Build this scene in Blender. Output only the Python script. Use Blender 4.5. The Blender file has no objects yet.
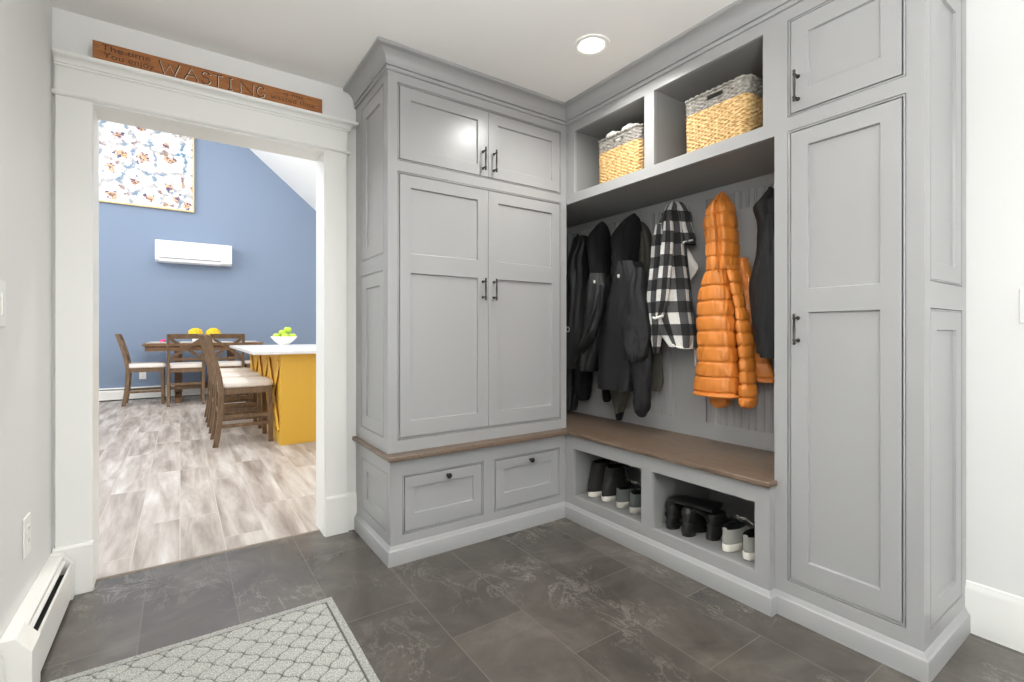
import bpy, bmesh, math, random
from mathutils import Vector, Matrix, noise

PI = math.pi
rnd = random.Random(7)
sc = bpy.context.scene
COL = sc.collection


# ------------------------------------------------------------------ materials
def lin(c):
    def f(v):
        v /= 255.0
        return v / 12.92 if v <= 0.04045 else ((v + 0.055) / 1.055) ** 2.4
    return (f(c[0]), f(c[1]), f(c[2]), 1.0)


class NT:
    """tiny wrapper for building node materials"""
    def __init__(self, name):
        self.m = bpy.data.materials.new(name)
        self.m.use_nodes = True
        self.t = self.m.node_tree
        self.b = self.t.nodes['Principled BSDF']

    def n(self, typ, **kw):
        nd = self.t.nodes.new(typ)
        for k, v in kw.items():
            if k.startswith('i_'):
                nd.inputs[k[2:].replace('_', ' ')].default_value = v
            else:
                setattr(nd, k, v)
        return nd

    def l(self, a, b):
        self.t.links.new(a, b)

    def math(self, op, a, b=None):
        nd = self.n('ShaderNodeMath', operation=op)
        for i, v in enumerate((a, b)):
            if v is None:
                continue
            if isinstance(v, (int, float)):
                nd.inputs[i].default_value = v
            else:
                self.l(v, nd.inputs[i])
        return nd.outputs[0]

    def ramp(self, fac, stops, interp='LINEAR'):
        nd = self.n('ShaderNodeValToRGB')
        nd.color_ramp.interpolation = interp
        e = nd.color_ramp.elements
        while len(e) < len(stops):
            e.new(0.5)
        for i, (p, c) in enumerate(stops):
            e[i].position = p
            e[i].color = c
        self.l(fac, nd.inputs['Fac'])
        return nd.outputs['Color']

    def bump(self, h, strength=0.3, dist=0.002):
        nd = self.n('ShaderNodeBump')
        nd.inputs['Strength'].default_value = strength
        nd.inputs['Distance'].default_value = dist
        self.l(h, nd.inputs['Height'])
        self.l(nd.outputs['Normal'], self.b.inputs['Normal'])

    def mix(self, fac, a, b, blend='MIX'):
        nd = self.n('ShaderNodeMix', data_type='RGBA', blend_type=blend)
        for s, v in ((nd.inputs[0], fac), (nd.inputs[6], a), (nd.inputs[7], b)):
            if isinstance(v, (int, float, tuple)):
                s.default_value = v
            else:
                self.l(v, s)
        return nd.outputs[2]


def plain(name, rgb, rough=0.5, metal=0.0, nscale=0, nstr=0.0, sheen=0.0, spec=0.5, var=0.0):
    k = NT(name)
    k.b.inputs['Base Color'].default_value = lin(rgb)
    k.b.inputs['Roughness'].default_value = rough
    k.b.inputs['Metallic'].default_value = metal
    k.b.inputs['Specular IOR Level'].default_value = spec
    if sheen:
        k.b.inputs['Sheen Weight'].default_value = sheen
        k.b.inputs['Sheen Roughness'].default_value = 0.5
    if nscale:
        tc = k.n('ShaderNodeTexCoord')
        nz = k.n('ShaderNodeTexNoise', i_Scale=nscale, i_Detail=4.0)
        k.l(tc.outputs['Object'], nz.inputs['Vector'])
        if nstr:
            k.bump(nz.outputs['Fac'], nstr, 0.002)
        if var:
            a = tuple(min(1, x * (1 - var)) for x in lin(rgb)[:3]) + (1,)
            b = tuple(min(1, x * (1 + var)) for x in lin(rgb)[:3]) + (1,)
            k.l(k.ramp(nz.outputs['Fac'], [(0.3, a), (0.7, b)]), k.b.inputs['Base Color'])
    return k.m


def emit(name, rgb, strength):
    k = NT(name)
    k.b.inputs['Base Color'].default_value = lin(rgb)
    k.b.inputs['Emission Color'].default_value = lin(rgb)
    k.b.inputs['Emission Strength'].default_value = strength
    return k.m


def wood(name, dark, light, scale=(1, 1, 1), rough=0.45, grain=1.0):
    k = NT(name)
    tc = k.n('ShaderNodeTexCoord')
    mp = k.n('ShaderNodeMapping')
    mp.inputs['Scale'].default_value = scale
    k.l(tc.outputs['Object'], mp.inputs['Vector'])
    nz = k.n('ShaderNodeTexNoise', i_Scale=9.0 * grain, i_Detail=6.0, i_Roughness=0.6, i_Distortion=0.6)
    k.l(mp.outputs['Vector'], nz.inputs['Vector'])
    k.l(k.ramp(nz.outputs['Fac'], [(0.3, lin(dark)), (0.7, lin(light))]), k.b.inputs['Base Color'])
    k.b.inputs['Roughness'].default_value = rough
    k.bump(nz.outputs['Fac'], 0.12, 0.002)
    return k.m


M = {}
M['wall'] = plain('wall_paint', (230, 230, 228), 0.7, nscale=60, nstr=0.03, spec=0.3)
M['ceil'] = plain('ceiling_paint', (237, 236, 233), 0.8, nscale=50, nstr=0.02, spec=0.2)
M['trim'] = plain('trim_paint', (238, 238, 234), 0.38)
M['cab'] = plain('cabinet_paint', (153, 153, 152), 0.30)
M['cab_in'] = plain('cabinet_interior_paint', (140, 140, 138), 0.5)  # same cabinet paint, darkened to put interior shade into the colour
M['blue'] = plain('blue_wall_paint', (127, 142, 164), 0.7, nscale=50, nstr=0.02, spec=0.3)
M['gun'] = plain('dark_pewter', (72, 70, 66), 0.32, 0.85)
M['black_metal'] = plain('black_metal', (34, 33, 32), 0.4, 0.6)
M['bench'] = wood('walnut_bench', (80, 64, 51), (120, 102, 86), (14, 1.2, 8), 0.36)
M['chair'] = wood('weathered_brown_wood', (88, 68, 48), (128, 102, 76), (4, 4, 1), 0.5)
M['table'] = wood('table_brown_wood', (92, 66, 44), (134, 100, 70), (1, 6, 6), 0.5)
M['signwood'] = wood('stained_sign_wood', (126, 74, 32), (172, 110, 54), (1.5, 5, 12), 0.5)
M['seat'] = plain('oatmeal_upholstery', (222, 214, 206), 0.9, nscale=300, nstr=0.2)
M['nail'] = plain('nailhead_metal', (150, 140, 125), 0.35, 0.9)
M['yellow'] = plain('mustard_cabinet_paint', (222, 172, 58), 0.45)
M['quartz'] = plain('white_quartz', (236, 236, 236), 0.2, nscale=6, var=0.03)
M['heater'] = plain('heater_enamel', (236, 235, 230), 0.4)
M['dark'] = plain('dark_gap', (30, 30, 30), 0.8)
M['plastic'] = plain('white_plastic', (240, 239, 235), 0.35)
M['white'] = plain('white_appliance', (244, 245, 247), 0.35)
M['ceramic'] = plain('white_ceramic', (243, 243, 241), 0.15)
M['apple'] = plain('green_apple_skin', (176, 205, 62), 0.35, nscale=14, var=0.2)
M['stem'] = plain('brown_stem', (90, 66, 40), 0.8)
M['flower'] = plain('yellow_petals', (226, 192, 44), 0.8, nscale=60, var=0.25)
M['pink'] = plain('pink_cloth', (205, 60, 120), 0.8)
M['linen'] = plain('pale_linen', (232, 226, 220), 0.9, nscale=120, nstr=0.1)
M['gold'] = plain('pale_gilt_frame', (214, 190, 140), 0.45, 0.2)
M['ink'] = plain('dark_carved_letter', (46, 26, 14), 0.7)
M['chalk'] = plain('pale_carved_edge', (226, 214, 196), 0.7)
M['blk'] = plain('black_shell_fabric', (16, 16, 17), 0.6, nscale=35, nstr=0.25)
M['blk_soft'] = plain('black_matte_fabric', (15, 15, 16), 0.9, nscale=120, nstr=0.25, spec=0.25)
M['charcoal'] = plain('charcoal_fabric', (25, 25, 27), 0.65, nscale=40, nstr=0.25, spec=0.35)
M['olive'] = plain('olive_grey_fabric', (66, 65, 57), 0.75, nscale=50, nstr=0.25, spec=0.3)
M['fleece'] = plain('pale_grey_fleece', (196, 194, 188), 0.95, nscale=140, nstr=0.4)
M['binding'] = plain('white_binding', (232, 231, 226), 0.85)
M['tag'] = plain('pale_metal_tag', (210, 208, 200), 0.4, 0.3)
M['sole_w'] = plain('white_rubber', (226, 222, 212), 0.6)
M['sole_g'] = plain('light_grey_rubber', (176, 174, 166), 0.6)
M['sole_b'] = plain('black_rubber', (24, 23, 22), 0.6)
M['shoe_b'] = plain('black_suede', (30, 29, 28), 0.75, nscale=60, nstr=0.2)
M['shoe_s'] = plain('slate_knit', (84, 88, 86), 0.85, nscale=220, nstr=0.3)
M['shoe_g'] = plain('grey_canvas', (146, 146, 140), 0.9, nscale=220, nstr=0.3)
M['leather'] = plain('black_leather', (26, 25, 25), 0.38, nscale=40, nstr=0.3)
M['lace'] = plain('pale_lace', (200, 198, 190), 0.85)
M['lace_d'] = plain('dark_lace', (70, 70, 68), 0.85)
M['lamp'] = emit('lamp_lens', (255, 250, 240), 14.0)
M['sheet'] = plain('white_cotton', (226, 224, 218), 0.9, nscale=60, nstr=0.3)


def mat_tile():
    k = NT('slate_tile')
    tc = k.n('ShaderNodeTexCoord')
    sp = k.n('ShaderNodeSeparateXYZ')
    k.l(tc.outputs['Object'], sp.inputs[0])
    cb = k.n('ShaderNodeCombineXYZ')
    k.l(k.math('ADD', sp.outputs['Y'], 20 * 0.61 - 0.915), cb.inputs['X'])
    k.l(k.math('ADD', sp.outputs['X'], 20 * 0.61 - 0.490), cb.inputs['Y'])
    br = k.n('ShaderNodeTexBrick', offset=0.5, offset_frequency=2, squash=1.0)
    br.inputs['Scale'].default_value = 1.0
    br.inputs['Brick Width'].default_value = 0.61
    br.inputs['Row Height'].default_value = 0.305
    br.inputs['Mortar Size'].default_value = 0.0014
    br.inputs['Mortar Smooth'].default_value = 0.1
    br.inputs['Color1'].default_value = (0.86, 0.86, 0.86, 1)
    br.inputs['Color2'].default_value = (1.12, 1.12, 1.12, 1)
    k.l(cb.outputs[0], br.inputs['Vector'])
    n1 = k.n('ShaderNodeTexNoise', i_Scale=3.2, i_Detail=8.0, i_Roughness=0.62, i_Distortion=0.8)
    k.l(tc.outputs['Object'], n1.inputs['Vector'])
    base = k.ramp(n1.outputs['Fac'], [(0.25, lin((63, 59, 54))), (0.55, lin((83, 78, 72))), (0.8, lin((103, 98, 91)))])
    # pale scratchy veins
    n2 = k.n('ShaderNodeTexNoise', i_Scale=6.0, i_Detail=10.0, i_Roughness=0.72, i_Distortion=1.2)
    mp = k.n('ShaderNodeMapping')
    mp.inputs['Rotation'].default_value = (0, 0, 0.5)
    mp.inputs['Scale'].default_value = (1, 0.55, 1)
    k.l(tc.outputs['Object'], mp.inputs['Vector'])
    k.l(mp.outputs[0], n2.inputs['Vector'])
    d = k.math('ABSOLUTE', k.math('SUBTRACT', n2.outputs['Fac'], 0.5))
    vein = k.ramp(d, [(0.0, (1, 1, 1, 1)), (0.016, (0, 0, 0, 1))])
    n3 = k.n('ShaderNodeTexNoise', i_Scale=2.6, i_Detail=3.0)
    k.l(tc.outputs['Object'], n3.inputs['Vector'])
    patch = k.ramp(n3.outputs['Fac'], [(0.48, (0, 0, 0, 1)), (0.66, (1, 1, 1, 1))])
    vm = k.mix(1.0, vein, patch, 'MULTIPLY')
    vf = k.math('MULTIPLY', vm, 0.45)
    c = k.mix(vf, base, lin((166, 161, 153)))
    c = k.mix(1.0, c, br.outputs['Color'], 'MULTIPLY')
    c = k.mix(k.math('MULTIPLY', br.outputs['Fac'], 0.6), c, lin((132, 126, 118)))
    k.l(c, k.b.inputs['Base Color'])
    k.b.inputs['Roughness'].default_value = 0.26
    k.b.inputs['Specular IOR Level'].default_value = 0.65
    k.bump(k.math('SUBTRACT', n1.outputs['Fac'], k.math('MULTIPLY', br.outputs['Fac'], 0.6)), 0.18, 0.003)
    return k.m


def mat_planks():
    k = NT('weathered_vinyl_planks')
    tc = k.n('ShaderNodeTexCoord')
    sp = k.n('ShaderNodeSeparateXYZ')
    k.l(tc.outputs['Object'], sp.inputs[0])
    cb = k.n('ShaderNodeCombineXYZ')
    k.l(k.math('ADD', sp.outputs['Y'], 12.2), cb.inputs['X'])
    k.l(k.math('ADD', sp.outputs['X'], 19 * 0.19 * 2 + 0.0), cb.inputs['Y'])
    br = k.n('ShaderNodeTexBrick', offset=0.37, offset_frequency=3)
    br.inputs['Scale'].default_value = 1.0
    br.inputs['Brick Width'].default_value = 1.2
    br.inputs['Row Height'].default_value = 0.19
    br.inputs['Mortar Size'].default_value = 0.003
    br.inputs['Mortar Smooth'].default_value = 1.0
    br.inputs['Color1'].default_value = (0.0, 0.0, 0.0, 1)
    br.inputs['Color2'].default_value = (1, 1, 1, 1)
    k.l(cb.outputs[0], br.inputs['Vector'])
    mp = k.n('ShaderNodeMapping')
    mp.inputs['Scale'].default_value = (11, 1.3, 1)
    k.l(tc.outputs['Object'], mp.inputs['Vector'])
    off = k.n('ShaderNodeVectorMath', operation='ADD')
    sc3 = k.n('ShaderNodeVectorMath', operation='SCALE')
    k.l(br.outputs['Color'], sc3.inputs[0])
    sc3.inputs['Scale'].default_value = 13.0
    k.l(mp.outputs[0], off.inputs[0])
    k.l(sc3.outputs[0], off.inputs[1])
    nz = k.n('ShaderNodeTexNoise', i_Scale=1.0, i_Detail=5.0, i_Roughness=0.6, i_Distortion=0.3)
    k.l(off.outputs[0], nz.inputs['Vector'])
    c = k.ramp(nz.outputs['Fac'], [(0.25, lin((120, 111, 104))), (0.40, lin((152, 143, 136))), (0.54, lin((177, 170, 164))), (0.72, lin((202, 199, 196)))])
    tint = k.ramp(br.outputs['Color'], [(0.0, lin((244, 241, 238))), (1.0, lin((255, 254, 252)))])
    c = k.mix(1.0, c, tint, 'MULTIPLY')
    c = k.mix(k.math('MULTIPLY', br.outputs['Fac'], 0.6), c, lin((206, 198, 190)))
    k.l(c, k.b.inputs['Base Color'])
    k.b.inputs['Roughness'].default_value = 0.4
    k.bump(nz.outputs['Fac'], 0.1, 0.002)
    return k.m


def mat_mat():
    # heathered grey pile with a lattice of grooves
    k = NT('grey_lattice_pile')
    tc = k.n('ShaderNodeTexCoord')
    n1 = k.n('ShaderNodeTexNoise', i_Scale=230.0, i_Detail=3.0)
    k.l(tc.outputs['Object'], n1.inputs['Vector'])
    c = k.ramp(n1.outputs['Fac'], [(0.3, lin((124, 125, 120))), (0.5, lin((158, 159, 153))), (0.7, lin((190, 191, 185)))])
    sp = k.n('ShaderNodeSeparateXYZ')
    k.l(tc.outputs['Object'], sp.inputs[0])
    deep = k.ramp(k.math('MULTIPLY', sp.outputs['Z'], 100.0), [(0.50, (1, 1, 1, 1)), (0.80, (0, 0, 0, 1))])
    c = k.mix(deep, c, lin((84, 85, 79)))
    k.l(c, k.b.inputs['Base Color'])
    k.b.inputs['Roughness'].default_value = 0.95
    k.bump(n1.outputs['Fac'], 0.5, 0.003)
    return k.m


def mat_plaid():
    k = NT('buffalo_plaid_fleece')
    tc = k.n('ShaderNodeTexCoord')
    sp = k.n('ShaderNodeSeparateXYZ')
    k.l(tc.outputs['UV'], sp.inputs[0])
    p = 0.122
    a = k.math('GREATER_THAN', k.math('FRACT', k.math('DIVIDE', k.math('ADD', sp.outputs['X'], 5.4), p)), 0.5)
    b = k.math('GREATER_THAN', k.math('FRACT', k.math('DIVIDE', k.math('ADD', sp.outputs['Y'], 5.4), p)), 0.5)
    s = k.math('MULTIPLY', k.math('ADD', a, b), 0.5)
    n1 = k.n('ShaderNodeTexNoise', i_Scale=260.0, i_Detail=3.0)
    k.l(tc.outputs['Object'], n1.inputs['Vector'])
    c = k.ramp(s, [(0.0, lin((24, 24, 25))), (0.3, lin((74, 74, 75))), (0.7, lin((212, 211, 206)))], 'CONSTANT')
    w = k.ramp(n1.outputs['Fac'], [(0.3, (0.7, 0.7, 0.7, 1)), (0.7, (1.1, 1.1, 1.1, 1))])
    k.l(k.mix(1.0, c, w, 'MULTIPLY'), k.b.inputs['Base Color'])
    k.b.inputs['Roughness'].default_value = 0.95
    k.bump(n1.outputs['Fac'], 0.4, 0.003)
    return k.m


def mat_puffer():
    k = NT('orange_quilted_nylon')
    tc = k.n('ShaderNodeTexCoord')
    mp = k.n('ShaderNodeMapping')
    mp.inputs['Scale'].default_value = (1, 1, 0.45)
    k.l(tc.outputs['Object'], mp.inputs['Vector'])
    n1 = k.n('ShaderNodeTexNoise', i_Scale=34.0, i_Detail=4.0, i_Distortion=0.8)
    k.l(mp.outputs[0], n1.inputs['Vector'])
    k.b.inputs['Base Color'].default_value = lin((206, 124, 48))
    k.b.inputs['Roughness'].default_value = 0.45
    k.bump(n1.outputs["Fac"], 0.45, 0.006)
    return k.m


def mat_weave(name, a, b, c3):
    k = NT(name)
    tc = k.n('ShaderNodeTexCoord')
    mp = k.n('ShaderNodeMapping')
    mp.inputs['Scale'].default_value = (1, 1, 2.2)
    k.l(tc.outputs['Object'], mp.inputs['Vector'])
    n1 = k.n('ShaderNodeTexNoise', i_Scale=46.0, i_Detail=4.0)
    k.l(mp.outputs[0], n1.inputs['Vector'])
    k.l(k.ramp(n1.outputs['Fac'], [(0.3, lin(a)), (0.5, lin(b)), (0.72, lin(c3))]), k.b.inputs['Base Color'])
    k.b.inputs['Roughness'].default_value = 0.7
    k.bump(n1.outputs['Fac'], 0.3, 0.002)
    return k.m


def mat_painting():
    # loose white blossoms with small coloured hearts on a pale ground
    k = NT('floral_canvas')
    tc = k.n('ShaderNodeTexCoord')
    sp = k.n('ShaderNodeSeparateXYZ')
    k.l(tc.outputs['Object'], sp.inputs[0])
    cb = k.n('ShaderNodeCombineXYZ')
    k.l(sp.outputs['X'], cb.inputs['X'])
    k.l(sp.outputs['Z'], cb.inputs['Y'])
    wob = k.n('ShaderNodeTexNoise', i_Scale=5.0, i_Detail=3.0)
    k.l(cb.outputs[0], wob.inputs['Vector'])
    wv = k.n('ShaderNodeVectorMath', operation='SCALE')
    k.l(wob.outputs['Color'], wv.inputs[0])
    wv.inputs['Scale'].default_value = 0.16
    ad = k.n('ShaderNodeVectorMath', operation='ADD')
    k.l(cb.outputs[0], ad.inputs[0])
    k.l(wv.outputs[0], ad.inputs[1])
    vo = k.n('ShaderNodeTexVoronoi', voronoi_dimensions='2D', feature='F1', i_Scale=2.9, i_Randomness=0.7)
    k.l(ad.outputs[0], vo.inputs['Vector'])
    nz = k.n('ShaderNodeTexNoise', i_Scale=14.0, i_Detail=4.0)
    k.l(cb.outputs[0], nz.inputs['Vector'])
    paint = k.ramp(nz.outputs['Fac'], [(0.34, lin((40, 92, 130))), (0.42, lin((120, 50, 70))), (0.46, lin((206, 190, 184))), (0.52, lin((214, 160, 50))), (0.55, lin((90, 84, 110))), (0.62, lin((150, 90, 96)))])
    nz2 = k.n('ShaderNodeTexNoise', i_Scale=4.0, i_Detail=4.0)
    k.l(cb.outputs[0], nz2.inputs['Vector'])
    ground = k.ramp(nz2.outputs['Fac'], [(0.36, lin((88, 128, 156))), (0.47, lin((150, 156, 166))), (0.55, lin((196, 190, 186))), (0.60, lin((128, 108, 118))), (0.68, lin((190, 150, 70)))])
    dd = k.math('ADD', vo.outputs['Distance'], k.math('MULTIPLY', k.math('SUBTRACT', nz.outputs['Fac'], 0.5), 0.7))
    heart = k.ramp(dd, [(0.15, (1, 1, 1, 1)), (0.24, (0, 0, 0, 1))])
    edge = k.ramp(dd, [(0.44, (0, 0, 0, 1)), (0.54, (1, 1, 1, 1))])
    ve = k.n('ShaderNodeTexVoronoi', voronoi_dimensions='2D', feature='DISTANCE_TO_EDGE', i_Scale=2.9, i_Randomness=0.7)
    k.l(ad.outputs[0], ve.inputs['Vector'])
    em = k.ramp(k.math('ADD', ve.outputs['Distance'], k.math('MULTIPLY', k.math('SUBTRACT', nz.outputs['Fac'], 0.47), 0.55)), [(0.05, (1, 1, 1, 1)), (0.13, (0, 0, 0, 1))])
    c = k.mix(heart, lin((236, 236, 238)), paint)
    c = k.mix(em, c, ground)
    k.l(c, k.b.inputs['Base Color'])
    k.b.inputs['Roughness'].default_value = 0.7
    return k.m


M['tile'] = mat_tile()
M['planks'] = mat_planks()
M['pile'] = mat_mat()
M['plaid'] = mat_plaid()
M['puffer'] = mat_puffer()
M['weave_tan'] = mat_weave('tan_seagrass', (140, 104, 58), (200, 164, 108), (232, 204, 156))
M['weave_grey'] = mat_weave('grey_seagrass', (92, 88, 82), (134, 130, 122), (172, 168, 160))
M['painting'] = mat_painting()


# ------------------------------------------------------------------ mesh tools
def base_of(o):
    v = Vector((0, 0, 0))
    while o is not None:
        v = v + o.location
        o = o.parent
    return v


def obj(name, bm, mats, parent=None, smooth=None, bevel=0.0, segs=2):
    """links a bmesh given in world coordinates as ONE object"""
    bmesh.ops.recalc_face_normals(bm, faces=bm.faces) if smooth != 'raw' else None
    if parent is not None:
        off = base_of(parent)
        if off.length:
            bmesh.ops.translate(bm, verts=bm.verts, vec=-off)
    me = bpy.data.meshes.new(name)
    bm.to_mesh(me)
    bm.free()
    if not isinstance(mats, (list, tuple)):
        mats = [mats]
    for m in mats:
        me.materials.append(m)
    if smooth is not None and smooth != 'raw':
        for p in me.polygons:
            p.use_smooth = True
        if smooth < 179:
            me.set_sharp_from_angle(angle=math.radians(smooth))
    o = bpy.data.objects.new(name, me)
    COL.objects.link(o)
    if parent is not None:
        o.parent = parent
    if bevel:
        md = o.modifiers.new('bevel', 'BEVEL')
        md.width = bevel
        md.segments = segs
        md.limit_method = 'ANGLE'
        md.angle_limit = math.radians(40)
    return o


def tag(o, label, cat, group=None):
    o['label'] = label
    o['category'] = cat
    if group:
        o['group'] = group
    return o


def thing(name, label, cat, loc=(0, 0, 0), group=None):
    o = bpy.data.objects.new(name, None)
    o.empty_display_size = 0.05
    COL.objects.link(o)
    o.location = loc
    return tag(o, label, cat, group)


def struct(name, bm, m, parent=None, **kw):
    o = obj(name, bm, m, parent, **kw)
    if parent is None:
        o['kind'] = 'structure'
    return o


def BM():
    return bmesh.new()


def box(bm, x0, x1, y0, y1, z0, z1, mi=0):
    v = [bm.verts.new(p) for p in ((x0, y0, z0), (x1, y0, z0), (x1, y1, z0), (x0, y1, z0), (x0, y0, z1), (x1, y0, z1), (x1, y1, z1), (x0, y1, z1))]
    for f in ((0, 3, 2, 1), (4, 5, 6, 7), (0, 1, 5, 4), (1, 2, 6, 5), (2, 3, 7, 6), (3, 0, 4, 7)):
        fc = bm.faces.new([v[i] for i in f])
        fc.material_index = mi
    return v


def prism(bm, poly, axis, a, b, mi=0):
    """polygon of 2D points extruded along axis x/y/z from a to b"""
    def P(p, t):
        return {'x': (t, p[0], p[1]), 'y': (p[0], t, p[1]), 'z': (p[0], p[1], t)}[axis]
    A = [bm.verts.new(P(p, a)) for p in poly]
    B = [bm.verts.new(P(p, b)) for p in poly]
    n = len(poly)
    fs = [bm.faces.new(A), bm.faces.new(B[::-1])]
    for i in range(n):
        fs.append(bm.faces.new((A[i], B[i], B[(i + 1) % n], A[(i + 1) % n])))
    for f in fs:
        f.material_index = mi


class Frame:
    """maps (u along face, w = z, out) to world for the three facing directions"""
    def __init__(self, facing, at):
        self.f, self.a = facing, at

    def p(self, u, w, o=0.0):
        if self.f == '-y':
            return (u, self.a - o, w)
        if self.f == '-x':
            return (self.a - o, u, w)
        if self.f == '+y':
            return (u, self.a + o, w)
        return (self.a + o, u, w)


def plate(bm, fr, u0, u1, w0, w1, t, holes=(), panels=(), d=0.009, s=0.003, out=0.0):
    """board with through holes and shaker style recessed panels; front face at 'out', back at out-t"""
    us = sorted({u0, u1, *[x for h in (*holes, *panels) for x in h[:2]]})
    ws = sorted({w0, w1, *[x for h in (*holes, *panels) for x in h[2:]]})
    vc = {}

    def V(u, w, o):
        k = (round(u, 5), round(w, 5), round(o, 5))
        if k not in vc:
            vc[k] = bm.verts.new(fr.p(u, w, o))
        return vc[k]

    def inside(u, w, L):
        return any(h[0] < u < h[1] and h[2] < w < h[3] for h in L)
    nu, nw = len(us) - 1, len(ws) - 1
    solid = {}
    for i in range(nu):
        for j in range(nw):
            cu, cw = (us[i] + us[i + 1]) / 2, (ws[j] + ws[j + 1]) / 2
            solid[i, j] = 0 if inside(cu, cw, holes) else (2 if inside(cu, cw, panels) else 1)
    b = out - t
    for (i, j), k in solid.items():
        a0, a1, c0, c1 = us[i], us[i + 1], ws[j], ws[j + 1]
        if k == 1:
            bm.faces.new((V(a0, c0, out), V(a1, c0, out), V(a1, c1, out), V(a0, c1, out)))
        if k:
            bm.faces.new((V(a0, c0, b), V(a0, c1, b), V(a1, c1, b), V(a1, c0, b)))
        if k == 0:
            continue
        for di, dj, e in ((-1, 0, ((a0, c0), (a0, c1))), (1, 0, ((a1, c0), (a1, c1))), (0, -1, ((a0, c0), (a1, c0))), (0, 1, ((a0, c1), (a1, c1)))):
            nb = solid.get((i + di, j + dj), 0)
            if nb == 0:
                (p, q), (r, t2) = e
                bm.faces.new((V(p, q, out), V(r, t2, out), V(r, t2, b), V(p, q, b)))
    for (a0, a1, c0, c1) in panels:
        O = [V(a0, c0, out), V(a1, c0, out), V(a1, c1, out), V(a0, c1, out)]
        I = [bm.verts.new(fr.p(u, w, out - d)) for u, w in ((a0 + s, c0 + s), (a1 - s, c0 + s), (a1 - s, c1 - s), (a0 + s, c1 - s))]
        # split outer loops to match the grid where needed
        ring = []
        for n in range(4):
            p, q = O[n], O[(n + 1) % 4]
            on = [v for v in vc.values() if v not in (p, q) and abs((v.co - p.co).length + (q.co - v.co).length - (q.co - p.co).length) < 1e-6]
            on.sort(key=lambda v: (v.co - p.co).length)
            bm.faces.new([p, *on, q, I[(n + 1) % 4], I[n]])
        bm.faces.new(I)


def bead(bm, fr, u0, u1, w0, w1, wd=0.006, gap=0.0022, out=-0.0005, t=0.012):
    """thin beaded ring lining an opening"""
    g = gap
    for k in (0,):
        A = [(u0 + g, w0 + g), (u1 - g, w0 + g), (u1 - g, w1 - g), (u0 + g, w1 - g)]
        B = [(u0 + g + wd, w0 + g + wd), (u1 - g - wd, w0 + g + wd), (u1 - g - wd, w1 - g - wd), (u0 + g + wd, w1 - g - wd)]
        prof = [(0.0, -t), (0.0, -0.002), (0.25, 0.0), (0.75, 0.0), (1.0, -0.002), (1.0, -t)]
        rows = []
        for f, o in prof:
            rows.append([bm.verts.new(fr.p(a[0] + (c[0] - a[0]) * f, a[1] + (c[1] - a[1]) * f, out + o)) for a, c in zip(A, B)])
        for r0, r1 in zip(rows, rows[1:]):
            for n in range(4):
                m = (n + 1) % 4
                bm.faces.new((r0[n], r0[m], r1[m], r1[n]))


def sweep(bm, path, prof, z=True):
    """profile (distance outward to the right-hand side of travel, height) along a 2D path with mitres"""
    n = len(path)
    rows = []
    for i, p in enumerate(path):
        p = Vector(p)
        d0 = (p - Vector(path[i - 1])).normalized() if i else None
        d1 = (Vector(path[i + 1]) - p).normalized() if i < n - 1 else None
        ns = [Vector((d.y, -d.x)) for d in (d0, d1) if d is not None]
        if len(ns) == 1:
            mv = ns[0]
        else:
            mv = (ns[0] + ns[1])
            mv = mv / (1 + ns[0].dot(ns[1]))
        rows.append([bm.verts.new((p.x + mv.x * a, p.y + mv.y * a, h)) for a, h in prof])
    k = len(prof)
    for r0, r1 in zip(rows, rows[1:]):
        for j in range(k):
            m = (j + 1) % k
            bm.faces.new((r0[j], r1[j], r1[m], r0[m]))
    bm.faces.new(rows[0])
    bm.faces.new(rows[-1][::-1])


def lathe(bm, prof, c=(0, 0, 0), segs=24, axis='z', mi=0):
    rows = []
    for r, h in prof:
        row = []
        for i in range(segs):
            a = 2 * PI * i / segs
            if axis == 'z':
                p = (c[0] + r * math.cos(a), c[1] + r * math.sin(a), c[2] + h)
            elif axis == 'y':
                p = (c[0] + r * math.cos(a), c[1] + h, c[2] + r * math.sin(a))
            else:
                p = (c[0] + h, c[1] + r * math.cos(a), c[2] + r * math.sin(a))
            row.append(bm.verts.new(p))
        rows.append(row)
    fs = []
    for r0, r1 in zip(rows, rows[1:]):
        for i in range(segs):
            j = (i + 1) % segs
            fs.append(bm.faces.new((r0[i], r0[j], r1[j], r1[i])))
    for row in (rows[0], rows[-1]):
        try:
            fs.append(bm.faces.new(row))
        except ValueError:
            pass
    for f in fs:
        f.material_index = mi


def tube(bm, pts, rad, segs=10, up=(0, 0, 1), flat=None, mi=0, cap=True):
    """tube through points; rad a number or list of numbers / (ra, rb) pairs (rb along up)"""
    pts = [Vector(p) for p in pts]
    n = len(pts)
    rows = []
    upv = Vector(up)
    for i, p in enumerate(pts):
        t = (pts[min(i + 1, n - 1)] - pts[max(i - 1, 0)]).normalized()
        side = t.cross(upv)
        if side.length < 1e-4:
            side = t.cross(Vector((1, 0, 0.01)))
        side.normalize()
        u2 = side.cross(t).normalized()
        r = rad[i] if isinstance(rad, (list, tuple)) else rad
        ra, rb = r if isinstance(r, (list, tuple)) else (r, r)
        rows.append([bm.verts.new(p + side * (ra * math.cos(2 * PI * k / segs)) + u2 * (rb * math.sin(2 * PI * k / segs))) for k in range(segs)])
    fs = []
    for r0, r1 in zip(rows, rows[1:]):
        for i in range(segs):
            j = (i + 1) % segs
            fs.append(bm.faces.new((r0[i], r0[j], r1[j], r1[i])))
    if cap:
        fs.append(bm.faces.new(rows[0]))
        fs.append(bm.faces.new(rows[-1]))
    for f in fs:
        f.material_index = mi


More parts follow.
